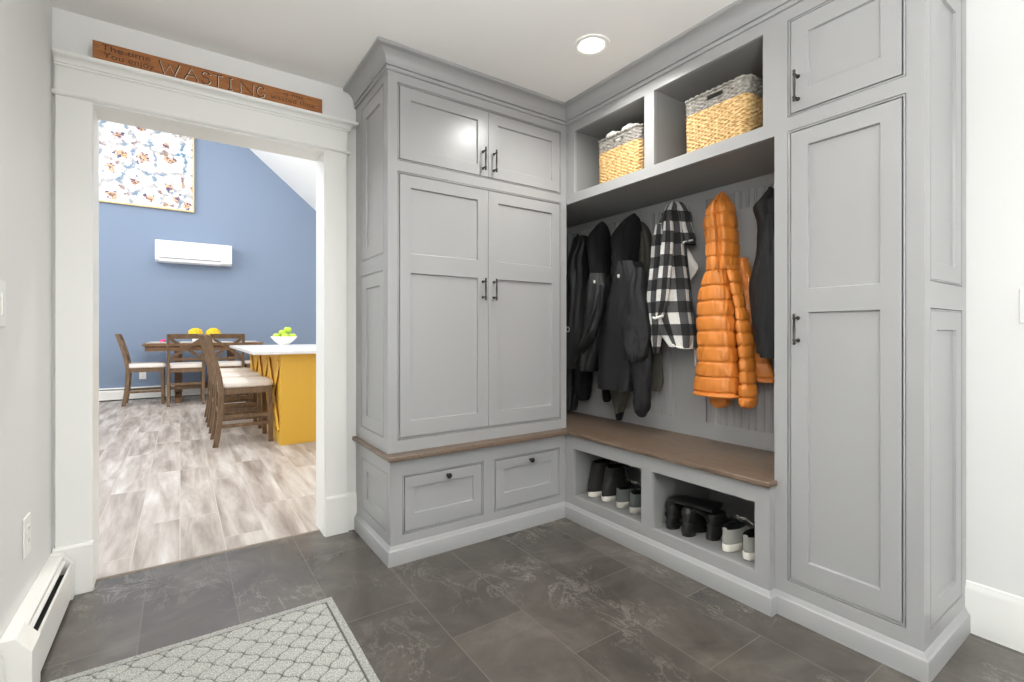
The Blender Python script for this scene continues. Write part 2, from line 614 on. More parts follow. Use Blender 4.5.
def smooth_pts(pts, k=6):
    """Catmull-Rom through tuples of any length"""
    out = []
    n = len(pts)
    for i in range(n - 1):
        p0, p1, p2, p3 = pts[max(i - 1, 0)], pts[i], pts[i + 1], pts[min(i + 2, n - 1)]
        for s in range(k):
            t = s / k
            out.append(tuple(0.5 * (2 * b + (c - a) * t + (2 * a - 5 * b + 4 * c - d) * t * t + (3 * b - a - 3 * c + d) * t ** 3) for a, b, c, d in zip(p0, p1, p2, p3)))
    out.append(tuple(pts[-1]))
    return out


def loft(bm, rings, segs=48, k=8, disp=None, uvscale=0.12, xmax=2.333, power=2.0, uoff=0.0):
    """cloth tube from rings (z, y centre, half width y, x centre, half depth x)"""
    uv = bm.loops.layers.uv.verify()
    R = smooth_pts(rings, k)
    rows, meta = [], []
    for (z, yc, a, xc, b) in R:
        row = []
        a, b = max(a, 0.002), max(b, 0.002)
        for i in range(segs):
            th = 2 * PI * i / segs
            c, s = math.cos(th), math.sin(th)
            e = 2.0 / power
            x0 = -math.copysign(abs(c) ** e, c)
            y0 = math.copysign(abs(s) ** e, s)
            d = disp(th, z) if disp else 0.0
            d *= min(1.0, min(a, b) / 0.03)
            nl = math.hypot(x0 / b, y0 / a) or 1
            x = xc + x0 * b + d * (x0 / b) / nl
            y = yc + y0 * a + d * (y0 / a) / nl
            row.append(bm.verts.new((min(x, xmax), y, z)))
        rows.append(row)
        meta.append(z)
    for q in range(len(rows) - 1):
        r0, r1 = rows[q], rows[q + 1]
        for i in range(segs):
            j = (i + 1) % segs
            f = bm.faces.new((r0[i], r0[j], r1[j], r1[i]))
            for lp, (ii, zz) in zip(f.loops, ((i, meta[q]), (i + 1, meta[q]), (i + 1, meta[q + 1]), (i, meta[q + 1]))):
                th = 2 * PI * ii / segs
                th = th - 2 * PI if th > PI + 0.01 else th
                lp[uv].uv = (th * uvscale + uoff, zz)
    bm.faces.new(rows[0])
    bm.faces.new(rows[-1])


def fold(amp, kf, seed, zf=3.0, fine=0.5):
    def f(th, z):
        p = Vector((math.cos(th) * 1.3 + seed, math.sin(th) * 1.3, z * zf))
        return amp * (math.sin(kf * th + 2.2 * noise.noise(p * 0.7) + seed + z * 2.0) * 0.6 + noise.noise(p * 1.6) * 0.8 + fine * noise.noise(p * 4.5))
    return f


def quilt(pitch, amp, seed, off=0.0, wr=0.004):
    """puffed channels between narrow stitched grooves"""
    def f(th, z):
        q = (z + off + 0.004 * noise.noise(Vector((th * 1.2, seed, z * 3)))) / pitch
        d = abs(q - round(q)) * pitch
        p = Vector((math.cos(th) * 3 + seed, math.sin(th) * 3, z * 9))
        pk = noise.noise(Vector((th * 9 + seed, z * 2, seed))) * max(0.0, 1 - d / 0.018)
        return amp * (0.35 * math.sin(PI * min(1.0, d * 2 / pitch) * 0.5) - math.exp(-(d / 0.0052) ** 2)) + wr * noise.noise(p * 1.5) + 0.0035 * pk
    return f


def dup(root, loc, rz, label=None, name=None):
    def cp(o, par):
        c = o.copy()
        COL.objects.link(c)
        if par is not None:
            c.parent = par
        for ch in kids[o]:
            cp(ch, c)
        return c
    kids = {}

    def walk(o):
        kids[o] = [x for x in bpy.data.objects if x.parent == o]
        for x in kids[o]:
            walk(x)
    walk(root)
    c = cp(root, None)
    c.location = loc
    c.rotation_euler = (0, 0, rz)
    if label:
        c['label'] = label
    return c


# ------------------------------------------------------------------ key dimensions (metres)
XL, XR = -0.43, 2.362          # left wall, right wall
YD, YD2 = 2.69, 2.84           # doorway wall faces
ZC = 2.415                     # mudroom ceiling
YB = -2.3                      # wall behind
XF, YU = 1.908, 2.195          # upper faces of the two cabinet runs
XS, YS = 1.868, 2.16           # lower faces (bench side, drawer side)
X0 = 0.803                     # left end of the cabinets
YE = 0.508                     # near end of the tall cabinet
YN = 0.967                     # tall cabinet / niche boundary
XBK = 2.34                     # face of the niche back board
OX0, OX1, OZ = -0.302, 0.63, 2.045   # doorway opening
DXL, DXR, DY = -3.4, 3.6, 9.85       # dining room

# ------------------------------------------------------------------ room shell
bm = BM(); box(bm, XL - 0.12, XR + 0.12, YB, 2.765, -0.08, 0.0)
struct('floor', bm, M['tile'])
bm = BM(); box(bm, DXL, DXR, 2.765, DY, -0.08, 0.0)
struct('floor_dining', bm, M['planks'])
bm = BM(); prism(bm, [(2.757, 0.0), (2.760, 0.004), (2.772, 0.004), (2.775, 0.0), (2.775, -0.002), (2.757, -0.002)], 'x', OX0, OX1)
struct('trim_threshold', bm, plain('threshold_metal', (120, 108, 96), 0.4, 0.3))
bm = BM(); box(bm, XL - 0.12, XR + 0.12, YB, YD, ZC, ZC + 0.1)
struct('ceiling', bm, M['ceil'])
GD = (-1.75, -0.80, 0.02, 2.05)        # unseen glazed door in the left wall, added for its light
bm = BM(); plate(bm, Frame('+x', XL), YB, YD, 0, ZC, 0.12, holes=[GD])
struct('wall_left', bm, M['wall'])
bm = BM(); plate(bm, Frame('+x', XL - 0.03), *GD, 0.04, holes=[(GD[0] + 0.11, GD[1] - 0.11, 0.25, 1.93)])
struct('door_1', bm, M['trim'])
bm = BM(); box(bm, XR, XR + 0.12, YB, YD, 0, ZC)
struct('wall_right', bm, M['wall'])
bm = BM(); plate(bm, Frame('-y', YD), DXL, DXR, 0, 5.3, YD2 - YD, holes=[(OX0 - 0.015, OX1 + 0.015, 0, OZ + 0.015)])
struct('wall_doorway', bm, M['wall'])
# wall behind the camera, with unseen glazing added for its light
WX0, WX1, WZ0, WZ1 = 1.05, 2.25, 0.75, 2.15
bm = BM(); plate(bm, Frame('+y', YB), XL - 0.12, XR + 0.12, 0, ZC, 0.12, holes=[(WX0, WX1, WZ0, WZ1)])
struct('wall_back', bm, M['wall'])
bm = BM()
for a, b in ((WX0, WX0 + 0.06), (WX1 - 0.06, WX1), (1.62, 1.68)):
    box(bm, a, b, YB - 0.08, YB - 0.03, WZ0, WZ1)
for a, b in ((WZ0, WZ0 + 0.06), (WZ1 - 0.06, WZ1)):
    box(bm, WX0, WX1, YB - 0.08, YB - 0.03, a, b)
struct('window_1', bm, M['trim'])

# dining room shell: blue end wall, sloped white ceiling
bm = BM(); box(bm, DXL, DXR, DY, DY + 0.12, 0, 5.6)
struct('wall_blue', bm, M['blue'])
SX, SZ, SG = 1.033, 4.387, -0.84          # slope line on the blue wall
slope = lambda x: SZ + SG * (x - SX)
bm = BM()
xt = 0.1
prism(bm, [(DXR, slope(DXR)), (xt, slope(xt)), (DXL, slope(xt)), (DXL, slope(xt) + 0.15), (xt, slope(xt) + 0.15), (DXR, slope(DXR) + 0.15)], 'y', YD2, DY)
struct('ceiling_dining', bm, M['ceil'])
bm = BM(); box(bm, DXR, DXR + 0.1, YD2, DY, 0, slope(DXR) + 0.15)
struct('wall_dining_right', bm, M['wall'])
LW = [(3.6, 5.6, 0.5, 2.6), (6.4, 8.8, 0.5, 2.6), (3.6, 8.8, 3.1, 4.6)]  # unseen dining windows, added to bring light into the room
bm = BM(); plate(bm, Frame('+x', DXL), YD2, DY, 0, slope(xt), 0.12, holes=LW)
struct('wall_dining_left', bm, M['wall'])
for i, (a, b, c, d) in enumerate(LW):
    bm = BM()
    for p, q in ((a, a + 0.07), (b - 0.07, b)):
        box(bm, DXL - 0.1, DXL - 0.04, p, q, c, d)
    for p, q in ((c, c + 0.07), (d - 0.07, d)):
        box(bm, DXL - 0.1, DXL - 0.04, a + 0.07, b - 0.07, p, q)
    struct('window_%d' % (i + 2), bm, M['trim'])

# doorway jamb, casing, plinth blocks, header
bm = BM()
JY0, JY1 = 2.672, 2.856
box(bm, OX0 - 0.015, OX0, JY0, JY1, 0, OZ + 0.015)
box(bm, OX1, OX1 + 0.015, JY0, JY1, 0, OZ + 0.015)
box(bm, OX0, OX1, JY0, JY1, OZ, OZ + 0.015)
struct('trim_jamb', bm, M['trim'])
for nm, a, b in (('trim_casing_left', -0.419, -0.304), ('trim_casing_right', 0.636, 0.748)):
    bm = BM(); box(bm, a, b, 2.668, YD, 0.2, 2.056)
    bm2 = bm
    pa, pb = (a - 0.006, b + 0.005) if a < 0 else (a - 0.003, b + 0.005)
    prism(bm2, [(2.656, 0.0), (2.656, 0.196), (2.661, 0.206), (YD, 0.206), (YD, 0.0)], 'x', pa, pb)
    struct(nm, bm2, M['trim'], bevel=0.002)
bm = BM()
box(bm, -0.419, 0.751, 2.666, YD, 2.07, 2.19)
prism(bm, [(YD, 2.053), (2.660, 2.053), (2.654, 2.057), (2.652, 2.062), (2.654, 2.068), (2.660, 2.071), (YD, 2.071)], 'x', -0.428, 0.762)
cp = [(0.0, 2.172), (0.007, 2.172), (0.009, 2.175), (0.009, 2.180), (0.005, 2.182), (0.012, 2.184)] + [(0.012 + 0.027 * (1 - math.cos(i * PI / 16)), 2.185 + 0.020 * math.sin(i * PI / 16)) for i in range(9)] + [(0.039, 2.207), (0.045, 2.208), (0.046, 2.212), (0.045, 2.219), (0.0, 2.219)]
sweep(bm, [(-0.419, YD), (-0.419, 2.666), (0.751, 2.666), (0.751, YD)][1:], cp)
struct('trim_header', bm, M['trim'], smooth=25)
# casing on the dining side
bm = BM()
box(bm, OX0 - 0.12, OX0 - 0.005, YD2, YD2 + 0.02, 0, OZ + 0.12)
box(bm, OX1 + 0.005, OX1 + 0.12, YD2, YD2 + 0.02, 0, OZ + 0.12)
box(bm, OX0 - 0.005, OX1 + 0.005, YD2, YD2 + 0.02, OZ + 0.005, OZ + 0.12)
struct('trim_casing_dining', bm, M['trim'])

bbp = [(0, 0), (0.016, 0), (0.016, 0.142), (0.0135, 0.150), (0.0135, 0.158), (0.009, 0.166), (0.006, 0.178), (0, 0.182)]
bm = BM(); sweep(bm, [(XR, YE), (XR, YB)], bbp)
struct('baseboard_right', bm, M['trim'], smooth=35)
bm = BM(); sweep(bm, [(XL, GD[1] + 0.02), (XL, 1.958)], bbp)
struct('baseboard_left', bm, M['trim'], smooth=35)
bm = BM(); sweep(bm, [(0.753, YD), (X0, YD)], [(a, h * 1.13) for a, h in bbp])
struct('baseboard_doorway', bm, M['trim'], smooth=35)


# ------------------------------------------------------------------ built-in cabinets
def door(root, name, fr, r, panels, knob=None, label=None):
    """inset door in opening r=(u0,u1,w0,w1) with recessed panels"""
    g = 0.0103
    u0, u1, w0, w1 = r
    bm = BM()
    plate(bm, fr, u0, u1, w0, w1, 0.019, panels=panels, d=0.010, s=0.0025, out=-0.0006)
    return obj(name, bm, M['cab'], root, bevel=0.0012)


def inset(r, g=0.0122):
    return (r[0] + g, r[1] - g, r[2] + g, r[3] - g)


def bar_pull(parent, fr, u, w0, w1):
    bm = BM()
    out = 0.030
    def lathe_w(prof, o, du=0):
        rows = []
        for r, h in prof:
            rows.append([bm.verts.new(fr.p(u + r * math.cos(2 * PI * i / 12), h, o + r * math.sin(2 * PI * i / 12))) for i in range(12)])
        for r0, r1 in zip(rows, rows[1:]):
            for i in range(12):
                j = (i + 1) % 12
                bm.faces.new((r0[i], r0[j], r1[j], r1[i]))
        bm.faces.new(rows[0]); bm.faces.new(rows[-1])
    H = w1 - w0
    lathe_w([(0.002, w0 - 0.003), (0.0052, w0), (0.0052, w0 + 0.006), (0.0036, w0 + 0.009), (0.0062, w0 + 0.012), (0.0062, w0 + 0.016), (0.0038, w0 + 0.02), (0.0052, (w0 + w1) / 2), (0.0038, w1 - 0.02), (0.0062, w1 - 0.016), (0.0062, w1 - 0.012), (0.0036, w1 - 0.009), (0.0052, w1 - 0.006), (0.0052, w1), (0.002, w1 + 0.003)], out)
    for w in (w0 + 0.014, w1 - 0.014):
        rows = []
        for r, o in ((0.0075, -0.0006), (0.0075, 0.003), (0.0045, 0.006), (0.0045, out)):
            rows.append([bm.verts.new(fr.p(u + r * math.cos(2 * PI * i / 10), w + r * math.sin(2 * PI * i / 10), o)) for i in range(10)])
        for r0, r1 in zip(rows, rows[1:]):
            for i in range(10):
                j = (i + 1) % 10
                bm.faces.new((r0[i], r0[j], r1[j], r1[i]))
        bm.faces.new(rows[0]); bm.faces.new(rows[-1])
    return obj('handle', bm, M['gun'], parent, smooth=50)


def knob(parent, fr, u, w):
    bm = BM()
    rows = []
    for r, o in ((0.0075, -0.0006), (0.0075, 0.002), (0.005, 0.006), (0.005, 0.012), (0.011, 0.016), (0.014, 0.021), (0.0135, 0.025), (0.009, 0.029), (0.003, 0.030)):
        rows.append([bm.verts.new(fr.p(u + r * math.cos(2 * PI * i / 18), w + r * math.sin(2 * PI * i / 18), o)) for i in range(18)])
    for r0, r1 in zip(rows, rows[1:]):
        for i in range(18):
            j = (i + 1) % 18
            bm.faces.new((r0[i], r0[j], r1[j], r1[i]))
    bm.faces.new(rows[0]); bm.faces.new(rows[-1])
    return obj('knob', bm, M['black_metal'], parent, smooth=50)


def end_panels(root, fr, specs):
    """bead-lined applied panels on a cabinet side: (opening, recessed rect)"""
    for r, p in specs:
        bm = BM()
        plate(bm, fr, *inset(r, 0.009), 0.01, panels=[p], d=0.009, s=0.0025, out=-0.0006)
        bd = BM(); bead(bd, fr, *r)
        e = obj('end_panel', bm, M['cab'], root, bevel=0.0012)
        obj('bead', bd, M['cab'], e, smooth=60)


# --- left wardrobe cabinet (upper)
Z0 = 0.511
W = thing('wardrobe_cabinet', 'tall grey four-door cabinet standing on the wooden ledge beside the white doorway', 'cabinet', (X0, YD, Z0))
frL = Frame('-y', YU)
ud = [(0.8517, 1.865, 1.902, 2.274)]
ld = [(0.8517, 1.865, 0.569, 1.853)]
bm = BM()
plate(bm, frL, X0, XF - 0.0005, Z0, 2.335, 0.02, holes=ud + ld)
obj('face_frame', bm, M['cab'], W)
bm = BM()
box(bm, X0 + 0.021, XF - 0.02, YU + 0.034, YD - 0.002, Z0, ZC - 0.002)       # carcass behind the doors
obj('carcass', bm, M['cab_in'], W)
bm = BM()
frE = Frame('-x', X0)
esp = [((2.249, 2.593, 1.460, 2.277), (2.307, 2.519, 1.53, 2.205)), ((2.249, 2.593, 0.577, 1.384), (2.307, 2.519, 0.645, 1.313))]
plate(bm, frE, YU + 0.02, YD - 0.001, Z0, 2.335, 0.02, holes=[s[0] for s in esp])
obj('side_frame', bm, M['cab'], W)
end_panels(W, frE, esp)
for r in ud + ld:
    bd = BM(); bead(bd, frL, *r); obj('bead', bd, M['cab'], W, smooth=60)
sp = 1.3585
for (w0, w1, pans, hz) in ((1.902, 2.274, ((1.974, 2.204),), (1.940, 2.056)), (0.569, 1.853, ((1.464, 1.782), (0.657, 1.370)), (1.256, 1.367))):
    i = inset((0.8517, 1.865, w0, w1))
    d1 = door(W, 'door', frL, (i[0], sp - 0.001, i[2], i[3]), [(0.9195, 1.2947, a, b) for a, b in pans])
    bar_pull(d1, frL, 1.3245, *hz)
    d2 = door(W, 'door', frL, (sp + 0.001, i[1], i[2], i[3]), [(1.422, 1.7985, a, b) for a, b in pans])
    bar_pull(d2, frL, 1.3925, *hz)

# --- left drawer base
D = thing('drawer_cabinet', 'low grey cabinet with two drawers under the ledge beside the doorway', 'cabinet', (X0, YD, 0))
frD = Frame('-y', YS)
dr = [(0.862, 1.307, 0.130, 0.411), (1.373, 1.825, 0.130, 0.412)]
bm = BM(); plate(bm, frD, X0, XS - 0.0005, 0.0, 0.488, 0.02, holes=dr)
obj('face_frame', bm, M['cab'], D)
bm = BM(); box(bm, X0 + 0.021, XS - 0.001, YS + 0.034, YD - 0.002, 0, 0.487)
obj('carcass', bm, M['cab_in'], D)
bm = BM()
es2 = [((2.195, 2.583, 0.142, 0.418), (2.27, 2.515, 0.205, 0.355))]
plate(bm, frE, YS + 0.02, YD - 0.001, 0, 0.488, 0.02, holes=[es2[0][0]])
obj('side_frame', bm, M['cab'], D)
end_panels(D, frE, es2)
for r, p, kx in ((dr[0], (0.926, 1.248, 0.218, 0.345), 1.098), (dr[1], (1.438, 1.759, 0.218, 0.346), 1.612)):
    bd = BM(); bead(bd, frD, *r); obj('bead', bd, M['cab'], D, smooth=60)
    d = door(D, 'drawer', frD, inset(r), [p])
    knob(d, frD, kx, 0.374)

# --- shoe bench under the seat
S = thing('shoe_bench', 'grey bench base with two open shoe cubbies under the dark wooden seat', 'bench', (XS, YN, 0))
frS = Frame('-x', XS)
cb = [(1.592, 2.089, 0.140, 0.412), (1.023, 1.527, 0.140, 0.414)]
bm = BM(); plate(bm, frS, 0.965, YS, 0.0, 0.488, 0.02, holes=cb)
box(bm, XS + 0.019, XF - 0.0002, 0.965, 0.972, 0, 0.488)
obj('face_frame', bm, M['cab'], S)
for r in cb:
    bd = BM(); bead(bd, frS, r[0] - 0.006, r[1] + 0.006, r[2] - 0.006, r[3] + 0.006, wd=0.0045)
    obj('bead', bd, M['cab'], S, smooth=60)
bm = BM()
XI = 2.336
box(bm, XS + 0.02, XI, 0.975, 2.15, 0.12, 0.140)            # cubby floor
box(bm, XI, XI + 0.015, 0.975, 2.15, 0.10, 0.487)           # back
box(bm, XS + 0.02, XI, 2.089 + 0.001, 2.15, 0.140, 0.487)   # left side
box(bm, XS + 0.02, XI, 1.527 + 0.001, 1.592 - 0.001, 0.140, 0.487)
box(bm, XS + 0.02, XI, 0.975, 1.022, 0.140, 0.487)
box(bm, XS + 0.02, XI, 1.023, 2.089, 0.470, 0.487)          # underside of the top
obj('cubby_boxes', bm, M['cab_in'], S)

# --- wooden bench seat / ledge
bm = BM()
prism(bm, [(0.780, YD - 0.002), (0.780, 2.118), (1.845, 2.118), (1.845, 0.953), (XF - 0.002, 0.953), (XF - 0.002, YN - 0.001), (2.348, YN - 0.001), (2.348, YD - 0.002)], 'z', 0.489, 0.511)
o = obj('bench_seat', bm, M['bench'], bevel=0.005, segs=3)
tag(o, 'dark brown L-shaped wooden seat and ledge across the low grey cabinets', 'bench seat')

# --- upper cubby shelf
U = thing('cubby_shelf', 'grey wall shelf with two open cubbies above the hanging coats', 'shelf', (XF, YN, 1.848))
frF = Frame('-x', XF)
cu = [(1.606, 2.127, 1.902, 2.264), (1.012, 1.547, 1.902, 2.267)]
bm = BM(); plate(bm, frF, YN, YU, 1.848, 2.335, 0.02, holes=cu)
obj('face_frame', bm, M['cab'], U)
for r in cu:
    bd = BM(); bead(bd, frF, r[0] - 0.006, r[1] + 0.006, r[2] - 0.006, r[3] + 0.006, wd=0.0045)
    obj('bead', bd, M['cab'], U, smooth=60)
bm = BM()
box(bm, XF + 0.02, XBK + 0.018, YN + 0.001, YD - 0.002, 1.849, 1.901)
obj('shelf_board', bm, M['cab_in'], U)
bm = BM()
box(bm, XF + 0.02, XBK + 0.018, YN + 0.001, YD - 0.002, 2.27, 2.29)
box(bm, XBK, XBK + 0.018, YN + 0.001, YD - 0.002, 1.901, 2.27)
box(bm, XF + 0.02, XBK, 2.128, 2.17, 1.901, 2.27)
box(bm, XF + 0.02, XBK, 1.548, 1.605, 1.901, 2.27)
box(bm, XF + 0.02, XBK, YN + 0.001, 1.011, 1.901, 2.27)
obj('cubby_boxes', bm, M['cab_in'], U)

# --- beadboard back of the coat niche, with hook rail
B = thing('coat_rack', 'grey beadboard back panel with hooks between the bench and the cubby shelf', 'coat rack', (XBK, YN, 0.511))


def beadboard(y0, y1, z0, z1):
    bm = BM()
    prof = [(XBK + 0.018, y0)]
    n = max(1, round((y1 - y0) / 0.0395))
    p = (y1 - y0) / n
    for i in range(n):
        a = y0 + i * p
        prof += [(XBK + 0.011, a), (XBK + 0.006, a + 0.003), (XBK + 0.0052, a + 0.006), (XBK + 0.006, a + 0.009), (XBK + 0.009, a + 0.011), (XBK + 0.006, a + 0.013), (XBK + 0.006, a + p - 0.003)]
    prof += [(XBK + 0.011, y1), (XBK + 0.018, y1)]
    prism(bm, prof, 'z', z0, z1)
    return bm


ST = [(YN + 0.002, 1.0), (1.55, 1.741), (2.33, 2.46), (2.66, YD - 0.002)]
bm = BM()
frB = Frame('-x', XBK)
holes = []
for a, b in ((1.0, 1.55), (1.741, 2.33), (2.46, 2.66)):
    holes += [(a, b, 0.597, 1.30), (a, b, 1.711, 1.80)]
plate(bm, frB, YN + 0.002, YD - 0.002, 0.511, 1.848, 0.018, holes=holes)
obj('panel_frame', bm, M['cab'], B, bevel=0.001)
for h in holes:
    obj('beadboard', beadboard(*h), M['cab'], B)
HOOKS = [(2.47, 1.665), (2.24, 1.735), (2.02, 1.74), (1.76, 1.76), (1.43, 1.74), (1.16, 1.74)]
for hy, hz in HOOKS:
    bm = BM()
    box(bm, XBK - 0.006, XBK, hy - 0.011, hy + 0.011, 1.615, 1.70)
    tube(bm, smooth_pts([(XBK - 0.004, hy, 1.66), (XBK - 0.04, hy, 1.655), (XBK - 0.075, hy, 1.68), (XBK - 0.09, hy, 1.745)], 5), 0.0055, 8)
    tube(bm, smooth_pts([(XBK - 0.004, hy, 1.63), (XBK - 0.03, hy, 1.61), (XBK - 0.05, hy, 1.615), (XBK - 0.055, hy, 1.64)], 5), 0.005, 8)
    lathe(bm, [(0.001, -0.009), (0.008, -0.005), (0.009, 0), (0.008, 0.006), (0.001, 0.009)], (XBK - 0.09, hy, 1.75), 10)
    obj('hook', bm, M['black_metal'], B, smooth=50)

# --- tall right cabinet
T = thing('tall_cabinet', 'tall narrow grey cabinet with one upper and one long door at the right wall', 'cabinet', (XF, YE, 0))
tdo = [(0.553, 0.918, 0.138, 1.850), (0.553, 0.918, 1.902, 2.272)]
bm = BM(); plate(bm, frF, YE, YN, 0.0, 2.335, 0.02, holes=tdo)
obj('face_frame', bm, M['cab'], T)
bm = BM(); box(bm, XF + 0.034, XR - 0.002, YE + 0.021, YN, 0, ZC - 0.002)
obj('carcass', bm, M['cab'], T)
frT = Frame('-y', YE)
ts = [((1.966, 2.310, 1.247, 2.272), (2.035, 2.240, 1.312, 2.205)), ((1.966, 2.310, 0.137, 1.162), (2.035, 2.240, 0.206, 1.092))]
bm = BM(); plate(bm, frT, XF + 0.02, XR - 0.002, 0, 2.335, 0.02, holes=[s[0] for s in ts])
obj('side_frame', bm, M['cab'], T)
end_panels(T, frT, ts)
for r, pans, hz in ((tdo[0], ((1.245, 1.779), (0.231, 1.1585)), (1.040, 1.151)), (tdo[1], ((1.994, 2.199),), (1.944, 2.057))):
    bd = BM(); bead(bd, frF, *r); obj('bead', bd, M['cab'], T, smooth=60)
    d = door(T, 'door', frF, inset(r), [(0.623, 0.846, a, b) for a, b in pans])
    bar_pull(d, frF, 0.880, *hz)

# --- crown and base mouldings run round all of them
crown = [(0.0, 2.317), (0.009, 2.317), (0.011, 2.320), (0.011, 2.331), (0.008, 2.334), (0.005, 2.335), (0.005, 2.338), (0.013, 2.339), (0.014, 2.343), (0.014, 2.346)] + [(0.014 + 0.053 * (1 - math.cos(i * PI / 20)), 2.347 + 0.052 * math.sin(i * PI / 20)) for i in range(11)] + [(0.067, 2.402), (0.071, 2.402), (0.071, ZC - 0.0005), (0.0, ZC - 0.0005)]
bm = BM()
sweep(bm, [(X0, YD - 0.001), (X0, YU), (XF, YU), (XF, YE), (XR - 0.001, YE)][::1], [(a, h) for a, h in crown])
o = obj('crown_moulding', bm, M['cab'], smooth=30)
tag(o, 'grey crown moulding where the built-in cabinets meet the ceiling', 'crown moulding')
bm = BM()
basep = [(0, 0.0), (0.015, 0.0), (0.015, 0.063), (0.013, 0.068), (0.010, 0.070), (0.007, 0.076), (0.003, 0.084), (0.0, 0.088)]
sweep(bm, [(X0, YD - 0.001), (X0, YS), (XS, YS), (XS, 0.965), (XF, 0.965), (XF, YE), (XR - 0.018, YE)], basep)
o = obj('base_moulding', bm, M['cab'], smooth=30)
tag(o, 'grey base moulding along the tile floor under the cabinets and bench', 'base moulding')


# ------------------------------------------------------------------ mudroom small things
# recessed ceiling light; unlabelled ones are added lamps without fixtures
def downlight(x, y, label, power):
    if label:
        t = thing('ceiling_light', label, 'ceiling light', (x, y, ZC))
        bm = BM()
        lathe(bm, [(0.062, -0.003), (0.066, -0.006), (0.082, -0.005), (0.084, -0.001), (0.084, 0.0), (0.062, 0.0)], (x, y, ZC), 40)
        obj('trim_ring', bm, M['plastic'], t, smooth=40)
        bm = BM()
        lathe(bm, [(0.0625, -0.002), (0.055, -0.0035), (0.001, -0.004)], (x, y, ZC), 32)
        obj('lens', bm, M['lamp'], t, smooth=60)
    ld = bpy.data.lights.new('downlight', 'AREA')
    ld.shape = 'DISK'; ld.size = 0.10; ld.energy = power; ld.color = (1.0, 0.985, 0.965); ld.spread = math.radians(150)
    lo = bpy.data.objects.new('downlight_lamp', ld)
    lo.location = (x, y, ZC - 0.008)
    COL.objects.link(lo)


LAMP = 10.0
downlight(1.57, 1.63, 'round recessed light glowing in the ceiling in front of the cubby shelf', LAMP)
for x, y, pw in ((0.40, 1.15, 5.0), (1.35, -0.15, 0.8), (0.25, -1.5, 3.0)):      # fill lamps added out of view, no fixtures
    downlight(x, y, None, pw)

# fill light added behind the viewpoint to brighten ceiling and walls, no fixture
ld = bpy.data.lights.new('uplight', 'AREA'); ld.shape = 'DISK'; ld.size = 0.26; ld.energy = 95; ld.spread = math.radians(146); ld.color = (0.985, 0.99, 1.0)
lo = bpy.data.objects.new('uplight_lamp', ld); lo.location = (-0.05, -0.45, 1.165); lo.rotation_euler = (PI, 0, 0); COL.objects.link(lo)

# wooden sign above the doorway
sy = 2.640
G = thing('wooden_sign', 'long brown wooden sign with carved words standing on the white door header', 'sign', (0.156, sy, 2.220))
bm = BM(); box(bm, -0.300, 0.613, sy, sy + 0.018, 2.2195, 2.302)
obj('board', bm, M['signwood'], G, bevel=0.002)


def letter_ribbon(bm, strokes, ox, oz, w, h, r, yv):
    for st in strokes:
        pts = [(ox + p[0] * w, yv, oz + p[1] * h) for p in st]
        tube(bm, pts, [(r, r * 0.35)] * len(pts), 6, up=(0, 1, 0))


GL = {'W': [[(0, 1), (0.25, 0), (0.5, 0.8), (0.75, 0), (1, 1)]], 'A': [[(0, 0), (0.5, 1), (1, 0)], [(0.2, 0.38), (0.8, 0.38)]],
      'S': [[(0.9, 0.85), (0.6, 1), (0.25, 0.95), (0.12, 0.75), (0.3, 0.55), (0.7, 0.45), (0.88, 0.25), (0.7, 0.05), (0.35, 0), (0.08, 0.15)]],
      'T': [[(0, 1), (1, 1)], [(0.5, 1), (0.5, 0)]], 'I': [[(0.5, 0), (0.5, 1)], [(0.2, 0), (0.8, 0)], [(0.2, 1), (0.8, 1)]],
      'N': [[(0, 0), (0, 1), (1, 0), (1, 1)]], 'G': [[(0.92, 0.8), (0.65, 1), (0.3, 0.95), (0.05, 0.6), (0.1, 0.2), (0.4, 0), (0.8, 0.08), (0.92, 0.4), (0.6, 0.4)]]}
xs = [(-0.077, 0.074), (0.016, 0.050), (0.078, 0.042), (0.126, 0.038), (0.180, 0.030), (0.238, 0.054), (0.306, 0.038)]
bw, bk = BM(), BM()
for ch, (x, w) in zip('WASTING', xs):
    letter_ribbon(bw, GL[ch], x + 0.0028, 2.2335 - 0.002, w, 0.054, 0.0020, sy - 0.0002)
    letter_ribbon(bk, GL[ch], x, 2.2335, w, 0.054, 0.0026, sy - 0.0008)
obj('lettering', bw, M['chalk'], G)
obj('lettering', bk, M['ink'], G)


def text_mesh(txt, size, x, z, yv, wide=1.0):
    cu = bpy.data.curves.new('words', 'FONT')
    cu.body = txt; cu.size = size; cu.extrude = 0.0004; cu.offset = -0.0004
    to = bpy.data.objects.new('words', cu)
    COL.objects.link(to)
    bpy.context.view_layer.update()
    me = bpy.data.meshes.new_from_object(to.evaluated_get(bpy.context.evaluated_depsgraph_get()))
    bpy.data.objects.remove(to)
    bm = BM(); bm.from_mesh(me)
    bpy.data.meshes.remove(me)
    bmesh.ops.scale(bm, verts=bm.verts, vec=(wide, 1, 1))
    bmesh.ops.rotate(bm, verts=bm.verts, matrix=Matrix.Rotation(PI / 2, 3, 'X'))
    bmesh.ops.translate(bm, verts=bm.verts, vec=(x, yv, z))
    return bm


for txt, size, x, z, wide in (('The time', 0.036, -0.272, 2.269, 1.27), ('You enjoy', 0.036, -0.266, 2.238, 1.17), ('is not', 0.032, 0.425, 2.271, 1.35), ('wasted time', 0.032, 0.368, 2.243, 1.33)):
    obj('lettering', text_mesh(txt, size, x, z, sy - 0.0004, wide), M['ink'], G)

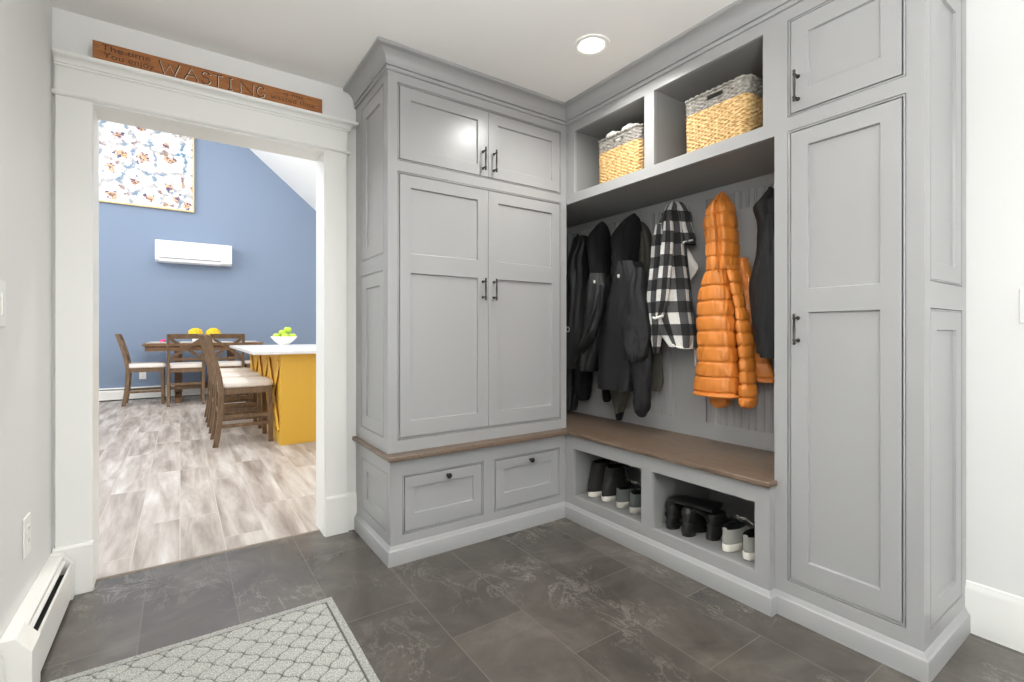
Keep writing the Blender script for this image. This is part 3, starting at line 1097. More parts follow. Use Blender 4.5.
# baseboard heater on the left wall
H = thing('baseboard_heater', 'white metal baseboard heater low on the left wall of the tiled mudroom', 'heater', (XL, 2.3, 0))
hx = XL
ha, hb = 1.965, 2.652
bm = BM()
sec = [(hx + 0.001, 0.012), (hx + 0.001, 0.193), (hx + 0.036, 0.193), (hx + 0.045, 0.186), (hx + 0.045, 0.176), (hx + 0.006, 0.176), (hx + 0.006, 0.012)]
prism(bm, sec, 'y', ha + 0.1, hb - 0.03)
obj('back_cover', bm, M['heater'], H, bevel=0.001)
bm = BM()
prism(bm, [(hx + 0.066, 0.152), (hx + 0.070, 0.145), (hx + 0.070, 0.018), (hx + 0.064, 0.018), (hx + 0.064, 0.143), (hx + 0.063, 0.150)], 'y', ha + 0.1, hb - 0.03)
obj('front_panel', bm, M['heater'], H, bevel=0.001)
bm = BM()
prism(bm, [(hx + 0.041, 0.168), (hx + 0.051, 0.160), (hx + 0.051, 0.156), (hx + 0.041, 0.163)], 'y', ha + 0.1, hb - 0.03)
obj('damper', bm, M['heater'], H)
bm = BM()
box(bm, hx + 0.008, hx + 0.062, ha + 0.1, hb - 0.03, 0.05, 0.11)
obj('heating_fins', bm, M['dark'], H)
cap = [(hx + 0.001, 0.0), (hx + 0.001, 0.1955), (hx + 0.037, 0.1955), (hx + 0.0725, 0.147), (hx + 0.0725, 0.0)]
for a, b in ((ha, ha + 0.105), (hb - 0.035, hb)):
    bm = BM(); prism(bm, cap, 'y', a, b)
    obj('end_cap', bm, M['heater'], H, bevel=0.002)


# switch plates and outlets
def wall_plate(name, label, cat, fr, u0, u1, w0, w1, kind):
    t = thing(name, label, cat, fr.p((u0 + u1) / 2, (w0 + w1) / 2, 0))
    bm = BM(); plate(bm, fr, u0, u1, w0, w1, 0.0055, out=0.006)
    obj('cover_plate', bm, M['plastic'], t, bevel=0.002)
    um, wm = (u0 + u1) / 2, (w0 + w1) / 2
    if kind == 'rocker':
        n = max(1, round((u1 - u0) / 0.06))
        for i in range(n):
            c = u0 + (i + 0.5) * (u1 - u0) / n
            bm = BM(); plate(bm, fr, c - 0.016, c + 0.016, wm - 0.033, wm + 0.033, 0.004, out=0.009)
            obj('rocker', bm, M['plastic'], t, bevel=0.0015)
    else:
        for k in (-1, 1):
            bm = BM(); plate(bm, fr, um - 0.014, um + 0.014, wm + k * 0.021 - 0.014, wm + k * 0.021 + 0.014, 0.003, out=0.0085)
            o2 = obj('socket', bm, M['plastic'], t, bevel=0.003)
            bm = BM()
            for s in (-0.006, 0.006):
                plate(bm, fr, um + s - 0.001, um + s + 0.001, wm + k * 0.021 - 0.002, wm + k * 0.021 + 0.007, 0.001, out=0.0088)
            obj('slot', bm, M['dark'], o2)
    return t


wall_plate('wall_outlet', 'white outlet plate low on the left wall above the baseboard heater', 'outlet', Frame('+x', XL), 2.235, 2.315, 0.332, 0.463, 'socket')
wall_plate('light_switch', 'white light switch plate on the left wall at the edge of the photo', 'light switch', Frame('+x', XL), 1.90, 2.026, 1.10, 1.235, 'rocker')
wall_plate('light_switch', 'white light switch plate on the right wall beyond the tall narrow cabinet', 'light switch', Frame('-x', XR), 0.255, 0.372, 1.116, 1.233, 'rocker')

# floor mat
MX0, MX1, MY0, MY1 = -0.345, 0.511, 1.42, 2.036
R_ = thing('door_mat', 'grey mat with a raised lattice pattern lying on the dark tile floor', 'mat', (0.08, 1.73, 0))
bm = BM()
res = 0.0034
nx, ny = int((MX1 - MX0) / res), int((MY1 - MY0) / res)
pu, pv = 0.088, 0.092                   # lattice diagonals
grid = []
for j in range(ny + 1):
    row = []
    for i in range(nx + 1):
        x = MX0 + (MX1 - MX0) * i / nx
        y = MY0 + (MY1 - MY0) * j / ny
        ed = min(x - MX0, MX1 - x, y - MY0, MY1 - y)
        a, b = x / pu, y / pv
        s, t2 = a + b, a - b
        s, t2 = s + 0.06 * math.sin(2 * PI * t2), t2 + 0.06 * math.sin(2 * PI * s)
        g = min(abs(s - round(s)), abs(t2 - round(t2))) * 0.063
        q = min(1.0, max(0.0, (g - 0.0012) / 0.0022))
        hgt = 0.0042 + 0.0053 * q * q * (3 - 2 * q)
        if ed < 0.030:
            hgt = 0.0075
        elif ed < 0.036:
            hgt = 0.004
        if ed < 0.0005:
            hgt = 0.001
        hgt += 0.0012 * noise.noise(Vector((x * 160, y * 160, 0)))
        row.append(bm.verts.new((x, y, max(0.0005, hgt))))
    grid.append(row)
for j in range(ny):
    for i in range(nx):
        bm.faces.new((grid[j][i], grid[j][i + 1], grid[j + 1][i + 1], grid[j + 1][i]))
obj('pile', bm, M['pile'], R_, smooth=179)
bm = BM(); box(bm, MX0 + 0.002, MX1 - 0.002, MY0 + 0.002, MY1 - 0.002, 0.0, 0.0012)
obj('backing', bm, M['sole_b'], R_)


# ------------------------------------------------------------------ baskets
def basket(name, label, x0, x1, y0, y1, z0, z1, band, hole, liner):
    t = thing(name, label, 'basket', ((x0 + x1) / 2, (y0 + y1) / 2, z0), 'woven storage baskets')
    cx_, cy_ = (x0 + x1) / 2, (y0 + y1) / 2
    hx_, hy_ = (x1 - x0) / 2, (y1 - y0) / 2
    rc = 0.035
    # rounded rectangle outline points
    per = []
    n_arc, ds = 8, 0.0055

    def add_line(p, q):
        L = math.dist(p, q); n = max(2, int(L / ds))
        for i in range(n):
            per.append((p[0] + (q[0] - p[0]) * i / n, p[1] + (q[1] - p[1]) * i / n))
    cors = [(-hx_ + rc, -hy_ + rc, PI), (hx_ - rc, -hy_ + rc, 1.5 * PI), (hx_ - rc, hy_ - rc, 0), (-hx_ + rc, hy_ - rc, 0.5 * PI)]
    for i, (a, b, st) in enumerate(cors):
        for k in range(n_arc):
            th = st + (PI / 2) * k / n_arc
            per.append((a + rc * math.cos(th), b + rc * math.sin(th)))
        na, nb, ns = cors[(i + 1) % 4]
        e = (a + rc * math.cos(st + PI / 2), b + rc * math.sin(st + PI / 2))
        s2 = (na + rc * math.cos(ns), nb + rc * math.sin(ns))
        add_line(e, s2)
    if len(per) % 4:
        per = per[:len(per) - len(per) % 4]
    N = len(per)
    rowh = 0.0086
    nrow = int((z1 - z0) / rowh)
    zb = z0 + (z1 - z0) * (1 - band)
    layers = []
    SUB = 4
    for r in range(nrow * SUB + 1):
        f = r / SUB
        row = []
        zz = z0 + (z1 - z0) * r / (nrow * SUB)
        tap = 0.975 + 0.025 * (zz - z0) / (z1 - z0)
        ri = int(f)
        fr_ = f - ri
        for i, (px, py) in enumerate(per):
            sgn = math.sin(2 * PI * i / 6.0 + PI * (ri % 2))
            bulge = math.sin(PI * fr_)
            d = 0.0038 * sgn * bulge - 0.002 * (1 - bulge) + 0.0012 * noise.noise(Vector((i * 0.4, zz * 90, 3)))
            L = math.hypot(px / hx_, py / hy_)
            nxv, nyv = px, py
            # outward direction for a rounded box
            qx = max(abs(px) - (hx_ - rc), 0) * (1 if px > 0 else -1)
            qy = max(abs(py) - (hy_ - rc), 0) * (1 if py > 0 else -1)
            ql = math.hypot(qx, qy) or 1
            wob = 0.0015 * math.sin(zz * 900 + i * 0.05)
            row.append((cx_ + px * tap + qx / ql * d, cy_ + py * tap + qy / ql * d, zz + 0.0016 * math.sin(2 * PI * i / 6.0 + PI * (ri % 2))))
        layers.append(row)

    def make(lo, hi, nm, mt):
        bm = BM()
        vs = {}

        def V(r, i):
            if (r, i) not in vs:
                vs[r, i] = bm.verts.new(layers[r][i])
            return vs[r, i]
        for r in range(lo, hi):
            for i in range(N):
                j = (i + 1) % N
                p = layers[r][i]
                if abs(p[0] - cx_) > hx_ * 0.8 and hole[0] < p[1] < hole[1] and hole[2] < p[2] < hole[3]:
                    continue
                bm.faces.new((V(r, i), V(r, j), V(r + 1, j), V(r + 1, i)))
        o = obj(nm, bm, mt, t, smooth=179)
        md = o.modifiers.new('thick', 'SOLIDIFY'); md.thickness = 0.006; md.offset = -1
        return o
    rb = int(round((zb - z0) / rowh)) * SUB
    make(0, rb, 'body', M['weave_tan'])
    make(rb, nrow * SUB, 'rim_band', M['weave_grey'])
    # plaited rim
    bm = BM()
    ring = [(cx_ + p[0], cy_ + p[1], z1 + 0.0015 * math.sin(2 * PI * i / 5)) for i, p in enumerate(per)]
    tube(bm, ring + ring[:2], [0.006 + 0.0016 * math.sin(2 * PI * i / 5) for i in range(N + 2)], 8, cap=False)
    obj('rim', bm, M['weave_grey'], t, smooth=179)
    for sx in (x0 + 0.002, x1 - 0.002):
        bm = BM()
        lp = [(sx, hole[0], hole[2]), (sx, hole[1], hole[2]), (sx, hole[1], hole[3]), (sx, hole[0], hole[3]), (sx, hole[0], hole[2]), (sx, hole[1], hole[2])]
        tube(bm, lp, 0.005, 8, up=(1, 0, 0))
        obj('hand_hole_edge', bm, M['weave_grey'], t, smooth=60)
    bm = BM()
    box(bm, x0 + 0.02, x1 - 0.02, y0 + 0.02, y1 - 0.02, z0 + 0.001, z0 + 0.008)
    obj('bottom', bm, M['weave_tan'], t)
    return t


basket('woven_basket', 'smaller-looking woven basket holding white cloths in the cubby nearer the corner', 1.955, 2.225, 1.676, 1.992, 1.9015, 2.160, 0.28, (1.787, 1.867, 2.118, 2.142), True)
basket('woven_basket', 'empty-looking woven basket with grey rim in the cubby nearer the tall narrow cabinet', 1.955, 2.225, 1.098, 1.416, 1.9015, 2.163, 0.28, (1.213, 1.298, 2.122, 2.150), False)
for cy_, cz_, wy, lab in ((1.905, 2.186, 0.047, 'white cloth bunched in the woven basket, farther lump toward the cabinet corner'), (1.785, 2.184, 0.055, 'white cloth bunched in the woven basket, larger lump beside the cubby divider')):
    bm = BM()
    rings = [(cz_ - 0.10, cy_, wy * 0.8, 2.03, 0.045), (cz_ - 0.04, cy_, wy * 1.05, 2.015, 0.04), (cz_, cy_, wy, 2.01, 0.038), (cz_ + 0.016, cy_, wy * 0.7, 2.01, 0.03), (cz_ + 0.022, cy_, wy * 0.25, 2.01, 0.012)]
    loft(bm, rings, 36, 6, fold(0.008, 5, cy_ * 3, 14))
    o = obj('cloth', bm, M['sheet'], None, smooth=179)
    tag(o, lab, 'cloth', 'white cloths in the basket')


# ------------------------------------------------------------------ coats
CO = {
'orange_hood':[(1.777,1.367,0.006,2.2,0.003),(1.755,1.367,0.018,2.2,0.037),(1.72,1.367,0.033,2.2,0.077),(1.678,1.377,0.057,2.2,0.09),(1.614,1.379,0.07,2.2,0.09),(1.539,1.371,0.069,2.2,0.09),(1.464,1.367,0.067,2.2,0.09),(1.41,1.365,0.062,2.2,0.09),(1.38,1.366,0.045,2.2,0.09)],
'orange_body':[(1.419,1.373,0.042,2.18,0.065),(1.361,1.384,0.056,2.18,0.065),(1.293,1.391,0.074,2.18,0.065),(1.243,1.393,0.082,2.18,0.065),(1.095,1.39,0.092,2.18,0.065),(0.947,1.383,0.096,2.18,0.065),(0.873,1.387,0.105,2.18,0.065),(0.794,1.39,0.111,2.18,0.065),(0.779,1.388,0.11,2.18,0.065)],
'orange_sleeve':[(1.425,1.327,0.021,2.2,0.049),(1.335,1.299,0.019,2.2,0.046),(1.267,1.287,0.019,2.2,0.04),(1.175,1.269,0.018,2.2,0.04),(1.076,1.255,0.025,2.2,0.05),(0.925,1.241,0.025,2.2,0.05),(0.789,1.237,0.033,2.2,0.05),(0.742,1.237,0.027,2.2,0.05),(0.728,1.237,0.016,2.2,0.033)],
'orange_back':[(1.449,1.307,0.017,2.285,0.03),(1.316,1.306,0.043,2.285,0.03),(1.144,1.291,0.058,2.285,0.03),(0.998,1.27,0.08,2.285,0.03),(0.863,1.255,0.096,2.285,0.03),(0.848,1.252,0.093,2.285,0.03)],
'orange_sleeve2':[(1.095,1.413,0.047,2.27,0.045),(0.84,1.422,0.063,2.27,0.045),(0.748,1.422,0.057,2.27,0.045),(0.718,1.422,0.044,2.27,0.045),(0.703,1.418,0.019,2.27,0.044)],
'plaid_body':[(1.795,1.665,0.006,2.21,0.007),(1.77,1.66,0.025,2.21,0.045),(1.732,1.66,0.031,2.21,0.07),(1.675,1.674,0.062,2.21,0.07),(1.601,1.688,0.086,2.21,0.07),(1.497,1.692,0.098,2.21,0.07),(1.349,1.693,0.12,2.21,0.07),(1.227,1.684,0.123,2.21,0.07),(1.139,1.66,0.111,2.21,0.07),(1.069,1.632,0.089,2.21,0.07),(1.002,1.599,0.048,2.21,0.07)],
'plaid_sleeve':[(1.671,1.708,0.019,2.17,0.04),(1.563,1.72,0.033,2.17,0.045),(1.427,1.73,0.038,2.17,0.045),(1.262,1.749,0.045,2.17,0.045),(1.14,1.742,0.045,2.17,0.045),(1.041,1.735,0.025,2.17,0.045),(0.969,1.74,0.013,2.17,0.023)],
'plaid_sleeve2':[(1.664,1.621,0.017,2.12,0.035),(1.57,1.627,0.027,2.12,0.035),(1.414,1.643,0.031,2.12,0.035),(1.256,1.661,0.03,2.12,0.035),(1.16,1.68,0.014,2.12,0.03)],
'plaid_hood':[(1.794,1.662,0.019,2.26,0.046),(1.763,1.643,0.026,2.26,0.05),(1.716,1.627,0.031,2.26,0.05),(1.666,1.621,0.031,2.26,0.05),(1.593,1.604,0.037,2.26,0.05),(1.558,1.589,0.021,2.26,0.049)],
'plaid_flap':[(1.541,1.618,0.006,2.265,0.01),(1.484,1.599,0.02,2.265,0.012),(1.423,1.584,0.036,2.265,0.012),(1.361,1.602,0.006,2.265,0.002)],
'plaid_strip':[(1.08,1.58,0.006,2.28,0.007),(0.988,1.573,0.008,2.28,0.008),(0.903,1.57,0.007,2.28,0.008)],
'parka_hood':[(1.773,1.902,0.006,2.17,0.005),(1.748,1.91,0.027,2.17,0.041),(1.716,1.924,0.044,2.17,0.069),(1.64,1.959,0.072,2.17,0.1),(1.545,1.955,0.06,2.17,0.1),(1.479,1.945,0.041,2.17,0.094),(1.425,1.939,0.043,2.17,0.081)],
'parka_body':[(1.494,1.934,0.051,2.16,0.08),(1.418,1.932,0.079,2.16,0.08),(1.332,1.949,0.109,2.16,0.08),(1.215,1.97,0.142,2.16,0.08),(1.073,1.988,0.169,2.16,0.08),(0.774,2.014,0.15,2.16,0.08),(0.75,2.017,0.137,2.16,0.08)],
'parka_sleeve':[(1.441,1.808,0.023,2.1,0.036),(1.319,1.812,0.038,2.1,0.06),(1.158,1.834,0.088,2.1,0.06),(1.04,1.828,0.086,2.1,0.06),(0.957,1.816,0.063,2.1,0.06),(0.918,1.812,0.025,2.1,0.05)],
'parka_forearm':[(1.04,1.838,0.059,2.15,0.055),(0.909,1.84,0.075,2.15,0.055),(0.757,1.828,0.052,2.15,0.055),(0.661,1.826,0.033,2.15,0.055),(0.622,1.826,0.02,2.15,0.035),(0.605,1.823,0.01,2.15,0.018)],
'parka_sleeve2':[(0.908,2.166,0.043,2.22,0.03),(0.782,2.166,0.032,2.22,0.03),(0.668,2.166,0.018,2.22,0.03),(0.643,2.166,0.008,2.22,0.016)],
'olive_body':[(1.746,1.944,0.008,2.28,0.016),(1.694,1.925,0.02,2.28,0.043),(1.574,1.92,0.046,2.28,0.05),(1.396,1.934,0.067,2.28,0.05),(1.157,1.931,0.089,2.28,0.05),(0.978,1.913,0.108,2.28,0.05),(0.8,1.903,0.119,2.28,0.05),(0.743,1.882,0.074,2.28,0.05)],
'olive_sleeve':[(1.036,2.077,0.091,2.24,0.04),(0.788,2.08,0.069,2.24,0.04),(0.695,2.078,0.057,2.24,0.04),(0.584,2.079,0.017,2.24,0.035)],
'olive_cuff':[(0.59,2.079,0.029,2.24,0.025),(0.559,2.081,0.02,2.24,0.025),(0.54,2.081,0.011,2.24,0.021)],
'jk_hood':[(1.769,2.14,0.006,2.15,0.006),(1.735,2.142,0.027,2.15,0.041),(1.669,2.154,0.036,2.15,0.09),(1.589,2.158,0.047,2.15,0.09),(1.482,2.154,0.038,2.15,0.085),(1.371,2.153,0.041,2.15,0.061)],
'jk_body':[(1.444,2.146,0.037,2.14,0.078),(1.345,2.156,0.066,2.14,0.08),(1.222,2.165,0.079,2.14,0.08),(1.003,2.204,0.075,2.14,0.08),(0.858,2.221,0.045,2.14,0.08),(0.839,2.221,0.036,2.14,0.065)],
'jk_sleeve':[(1.367,2.034,0.024,2.04,0.038),(1.215,2.063,0.022,2.04,0.044),(1.097,2.118,0.038,2.04,0.05),(1.005,2.174,0.031,2.04,0.05),(0.968,2.208,0.022,2.04,0.034),(0.949,2.208,0.012,2.04,0.02)],
'dark_body':[(1.722,2.369,0.024,2.2,0.034),(1.703,2.374,0.038,2.2,0.052),(1.651,2.383,0.043,2.2,0.06),(1.553,2.397,0.039,2.2,0.087),(1.367,2.413,0.065,2.2,0.09),(1.031,2.432,0.066,2.2,0.09),(0.854,2.457,0.042,2.2,0.077),(0.841,2.458,0.042,2.2,0.056)],
'dark_tail':[(0.963,2.419,0.078,2.25,0.07),(0.726,2.418,0.047,2.25,0.07),(0.645,2.408,0.033,2.25,0.046),(0.625,2.408,0.02,2.25,0.031)],
'dark_sleeve':[(1.029,2.55,0.066,2.24,0.06),(0.847,2.55,0.066,2.24,0.06),(0.582,2.544,0.039,2.24,0.06),(0.54,2.544,0.031,2.24,0.043)],
'right_body':[(1.735,1.137,0.018,2.24,0.039),(1.691,1.143,0.061,2.24,0.06),(1.665,1.151,0.08,2.24,0.06),(1.575,1.136,0.073,2.24,0.06),(1.46,1.136,0.073,2.24,0.06),(1.306,1.149,0.095,2.24,0.06),(1.14,1.142,0.088,2.24,0.06),(1.003,1.132,0.077,2.24,0.06),(0.984,1.132,0.068,2.24,0.06)],
'right_sleeve':[(1.598,1.085,0.028,2.15,0.06),(1.445,1.092,0.047,2.15,0.06),(1.27,1.097,0.054,2.15,0.06),(1.16,1.101,0.053,2.15,0.06),(1.05,1.098,0.045,2.15,0.06),(0.979,1.098,0.04,2.15,0.06),(0.971,1.095,0.024,2.15,0.06)],
}


def cloth(name, key, m, parent, disp, segs=56, k=10, power=2.0, uvscale=0.12, uoff=0.0, label=None):
    bm = BM()
    loft(bm, CO[key], segs, k, disp, uvscale, power=power, uoff=uoff)
    o = obj(name, bm, m, parent, smooth=179)
    if label:
        o['label'] = label
    return o


def coat(name, label, y, z=1.70):
    return thing(name, label, 'coat', (XBK - 0.09, y, z), 'coats on the hooks')


# far left dark jacket
c = coat('jacket', 'black jacket with a small white ring mark hanging deepest in the dark corner', 2.375)
cloth('body', 'dark_body', M['blk'], c, fold(0.012, 5, 1.0))
cloth('lower_hem', 'dark_tail', M['blk_soft'], c, fold(0.01, 4, 2.0))
cloth('sleeve', 'dark_sleeve', M['blk'], c, fold(0.01, 4, 3.0))
bm = BM()
ring = [(2.106, 2.41 + 0.0165 * math.cos(2 * PI * i / 20), 1.102 + 0.016 * math.sin(2 * PI * i / 20)) for i in range(22)]
tube(bm, ring, 0.0028, 6, up=(1, 0, 0), cap=False)
obj('ring_emblem', bm, M['tag'], c, smooth=60)

# hooded black jacket
c = coat('hooded_jacket', 'black hooded jacket with bent sleeve hanging second from the dark corner', 2.147)
cloth('hood', 'jk_hood', M['blk_soft'], c, fold(0.007, 3, 4.0))
cloth('body', 'jk_body', M['blk'], c, fold(0.012, 5, 5.0))
cloth('sleeve', 'jk_sleeve', M['blk'], c, fold(0.008, 4, 6.0, 8))
bm = BM(); lathe(bm, [(0.001, -0.01), (0.006, -0.008), (0.007, 0.0), (0.005, 0.008), (0.001, 0.01)], (2.058, 2.112, 1.388), 10)
obj('zip_pull', bm, M['tag'], c, smooth=60)

# olive jacket behind the parka
c = coat('jacket', 'olive grey jacket mostly hidden behind the charcoal parka', 1.935)
cloth('body', 'olive_body', [M['olive']], c, fold(0.010, 5, 7.0))
cloth('sleeve', 'olive_sleeve', M['olive'], c, fold(0.008, 4, 8.0))
cloth('cuff', 'olive_cuff', M['blk_soft'], c, None, label='black cuff')

# charcoal parka
c = coat('hooded_parka', 'large charcoal hooded parka hanging in front of the olive jacket', 1.91)
cloth('hood', 'parka_hood', M['blk_soft'], c, fold(0.008, 3, 9.0), label='black hood')
cloth('body', 'parka_body', M['charcoal'], c, fold(0.016, 5, 10.0, 2.0))
cloth('sleeve', 'parka_sleeve', M['charcoal'], c, fold(0.012, 4, 11.0, 6))
cloth('forearm', 'parka_forearm', M['charcoal'], c, fold(0.010, 4, 12.0, 7))
cloth('sleeve', 'parka_sleeve2', M['blk_soft'], c, fold(0.006, 3, 13.0))
bm = BM(); lathe(bm, [(0.001, -0.012), (0.006, -0.01), (0.008, 0.0), (0.006, 0.008), (0.001, 0.01)], (2.066, 1.925, 1.406), 10)
obj('zip_pull', bm, M['tag'], c, smooth=60)
bm = BM()
tube(bm, [(2.094, 1.868, 0.965), (2.091, 1.856, 0.95), (2.091, 1.846, 0.963)], 0.0022, 6)
obj('sleeve_mark', bm, M['tag'], c)

# plaid fleece jacket
c = coat('plaid_jacket', 'black and white buffalo plaid jacket hanging between parka and orange puffer', 1.665)
cloth('body', 'plaid_body', M['plaid'], c, fold(0.013, 7, 14.0, 1.6, 0.3), 64)
cloth('sleeve', 'plaid_sleeve', M['plaid'], c, fold(0.006, 3, 15.0, 3, 0.3), uvscale=0.07, uoff=0.03)
cloth('sleeve', 'plaid_sleeve2', M['plaid'], c, fold(0.005, 3, 16.0, 3, 0.3), uvscale=0.07, uoff=0.05)
cloth('hood', 'plaid_hood', M['plaid'], c, fold(0.005, 3, 17.0, 3, 0.3), uvscale=0.1, uoff=0.0)
cloth('lining', 'plaid_flap', M['fleece'], c, fold(0.003, 3, 18.0), label='pale grey lining')
cloth('binding', 'plaid_strip', M['binding'], c, fold(0.002, 3, 19.0), label='white edge binding')
for nm_, pts_, r_ in (('hem_binding', [(2.135, 1.612, 1.018), (2.145, 1.58, 1.005), (2.18, 1.555, 1.0), (2.22, 1.553, 1.0), (2.27, 1.566, 1.0)], 0.0055), ('cuff_binding', [(2.092, 1.700, 1.163), (2.085, 1.68, 1.158), (2.095, 1.662, 1.166), (2.118, 1.658, 1.17)], 0.006), ('hood_binding', [(2.205, 1.612, 1.557), (2.213, 1.59, 1.565), (2.25, 1.57, 1.575)], 0.006)):
    bm = BM()
    tube(bm, smooth_pts(pts_, 4), r_, 8)
    obj(nm_, bm, M['binding'], c, smooth=60)['label'] = 'white edge binding'

# orange puffer
c = coat('puffer_jacket', 'orange quilted puffer jacket with hood hanging beside the plaid jacket', 1.367)


def hoodq(th, z):
    a = (th + PI) % (2 * PI) - PI           # 0 faces the room
    v = math.exp(-((a + 0.50) / 0.16) ** 2)   # crease between the two halves of the hood
    return quilt(0.070, 0.0065, 3.0, 0.02, 0.006)(th, z) - 0.022 * v


def hemq(th, z):
    return quilt(0.0745, 0.0076, 5.0, 0.030, 0.006)(th, z)


cloth('hood', 'orange_hood', M['puffer'], c, hoodq, 96, 22)
cloth('body', 'orange_body', M['puffer'], c, hemq, 96, 26, 2.3)
cloth('sleeve', 'orange_sleeve', M['puffer'], c, quilt(0.060, 0.0085, 6.0), 56, 26)
cloth('back_panel', 'orange_back', M['puffer'], c, quilt(0.072, 0.007, 7.0), 56, 16)
cloth('sleeve', 'orange_sleeve2', M['puffer'], c, quilt(0.062, 0.007, 8.0), 56, 12)
bm = BM()
tube(bm, smooth_pts([(2.25, 1.487, 0.778), (2.19, 1.501, 0.776), (2.13, 1.472, 0.776), (2.112, 1.40, 0.776), (2.122, 1.33, 0.776), (2.16, 1.283, 0.777), (2.20, 1.275, 0.778)], 5), [(0.009, 0.007)] * 31, 8)
obj('hem', bm, M['puffer'], c, smooth=60)

# black jacket at the right
c = coat('jacket', 'black jacket with stand collar hanging nearest the tall narrow cabinet', 1.12)
cloth('body', 'right_body', M['blk'], c, fold(0.010, 5, 20.0))
cloth('sleeve', 'right_sleeve', M['charcoal'], c, fold(0.010, 4, 21.0, 6))


# ------------------------------------------------------------------ shoes
def outline(x0, x1, w, n=40, toe=0.0):
    pts = []
    L = x1 - x0
    for i in range(n):
        th = 2 * PI * i / n
        c_, s_ = math.cos(th), math.sin(th)
        f = (1 - c_) / 2                       # 0 at toe (+x) ... 1 at heel
        x = x0 + L * (1 - f)
        q = (x - x0) / max(L, 1e-6)
        wid = w * (0.80 + 0.22 * math.sin(min(1, q) * PI * 0.62))
        y = wid * math.copysign(abs(s_) ** 0.72, s_)
        pts.append((x, y))
    return pts


def stack(bm, rings, n=40, capb=True, capt=True, yc=0, xz=None):
    rows = []
    for (z, x0, x1, w) in rings:
        rows.append([bm.verts.new((p[0], yc + p[1], z + (xz((p[0])) if xz else 0))) for p in outline(x0, x1, w, n)])
    for r0, r1 in zip(rows, rows[1:]):
        for i in range(n):
            j = (i + 1) % n
            bm.faces.new((r0[i], r0[j], r1[j], r1[i]))
    if capb:
        bm.faces.new(rows[0])
    if capt:
        bm.faces.new(rows[-1])


def shoe(name, label, x, y, z, rot, up, sole, tongue, mats, L=0.285, laces=True, grp=None, w=0.041, sole_h=0.03):
    """a shoe whose heel faces the room; up = list of (z, x0, x1, w)"""
    t = thing(name, label, 'shoe', (0, 0, 0), grp)
    mu, ms, ml = mats
    bm = BM(); stack(bm, sole)
    obj('sole', bm, ms, t, smooth=50)
    bm = BM(); stack(bm, up[:-2], capb=False, capt=False)
    obj('upper', bm, mu, t, smooth=70)
    bm = BM(); stack(bm, up[-3:], capb=False, capt=True)
    obj('lining', bm, M['blk_soft'], t, smooth=70)
    # heel patch and heel tab
    bm = BM()
    hz = up[-3][0]
    tube(bm, smooth_pts([(up[0][1] - 0.0015, 0, up[0][0] + 0.004), (up[1][1] - 0.002, 0, up[1][0]), (up[-4][1] - 0.002, 0, up[-4][0]), (up[-3][1] - 0.001, 0, hz + 0.006)], 4), [(0.009, 0.0025)] * 13, 8, up=(1, 0, 0))
    obj('heel_strip', bm, mu, t, smooth=60)
    # tongue
    bm = BM()
    tube(bm, smooth_pts(tongue, 4), [(0.018, 0.004)] * ((len(tongue) - 1) * 4 + 1), 10)
    obj('tongue', bm, mu, t, smooth=60)
    if laces:
        bm = BM()
        a, b = Vector(tongue[0]), Vector(tongue[-1])
        for i in range(5):
            p = a.lerp(b, 0.15 + 0.7 * i / 4) + Vector((-0.003, 0, 0.006))
            tube(bm, smooth_pts([(p.x + 0.004, -0.026, p.z - 0.006), (p.x, -0.012, p.z + 0.001), (p.x, 0.012, p.z + 0.001), (p.x - 0.004, 0.026, p.z - 0.006)], 3), 0.0026, 6)
        e = b + Vector((-0.006, 0, 0.004))
        for s in (-1, 1):
            tube(bm, smooth_pts([(e.x, 0, e.z), (e.x - 0.008, s * 0.012, e.z + 0.007), (e.x + 0.003, s * 0.022, e.z + 0.003), (e.x + 0.008, s * 0.012, e.z - 0.004), (e.x + 0.004, 0.0, e.z)], 4), 0.0022, 6)
        obj('laces', bm, ml, t, smooth=60)
    t.location = (x, y, z)
    t.rotation_euler = (0, 0, rot)
    return t


ZF = 0.1402
hi_sole = [(0, 0.008, 0.282, 0.042), (0.003, 0.0, 0.287, 0.046), (0.024, -0.004, 0.286, 0.0475), (0.030, 0.001, 0.283, 0.046)]


def hitop(h):
    return [(0.027, 0.003, 0.280, 0.0455), (0.045, 0.000, 0.272, 0.0465), (0.07, 0.001, 0.235, 0.0455), (0.09, 0.006, 0.178, 0.043), (0.115, 0.020, 0.155, 0.0385), (h - 0.055, 0.029, 0.148, 0.0350), (h - 0.03, 0.031, 0.150, 0.0355), (h - 0.010, 0.027, 0.155, 0.0375), (h, 0.031, 0.156, 0.036), (h - 0.002, 0.042, 0.148, 0.027), (h - 0.06, 0.046, 0.142, 0.025)]


G1 = 'black hi-top shoes with white soles'
tgh = [(0.195, 0, 0.082), (0.176, 0, 0.115), (0.164, 0, 0.165), (0.166, 0, 0.212)]
shoe('hi_top_shoe', 'black hi-top shoe with white sole nearest the cabinet corner in the left shoe cubby', 1.932, 2.024, ZF, 0.03, hitop(0.190), hi_sole, tgh, (M['shoe_b'], M['sole_w'], M['lace_d']), grp=G1)
shoe('hi_top_shoe', 'black hi-top shoe with white sole standing next to the slate sneakers', 1.942, 1.924, ZF, 0.05, hitop(0.182), hi_sole, [(p[0], p[1], p[2] - 0.006) for p in tgh], (M['shoe_b'], M['sole_w'], M['lace_d']), grp=G1)
lo_sole = [(0, 0.010, 0.275, 0.038), (0.004, 0.0, 0.282, 0.0425), (0.028, -0.003, 0.280, 0.0435), (0.034, 0.002, 0.278, 0.042)]


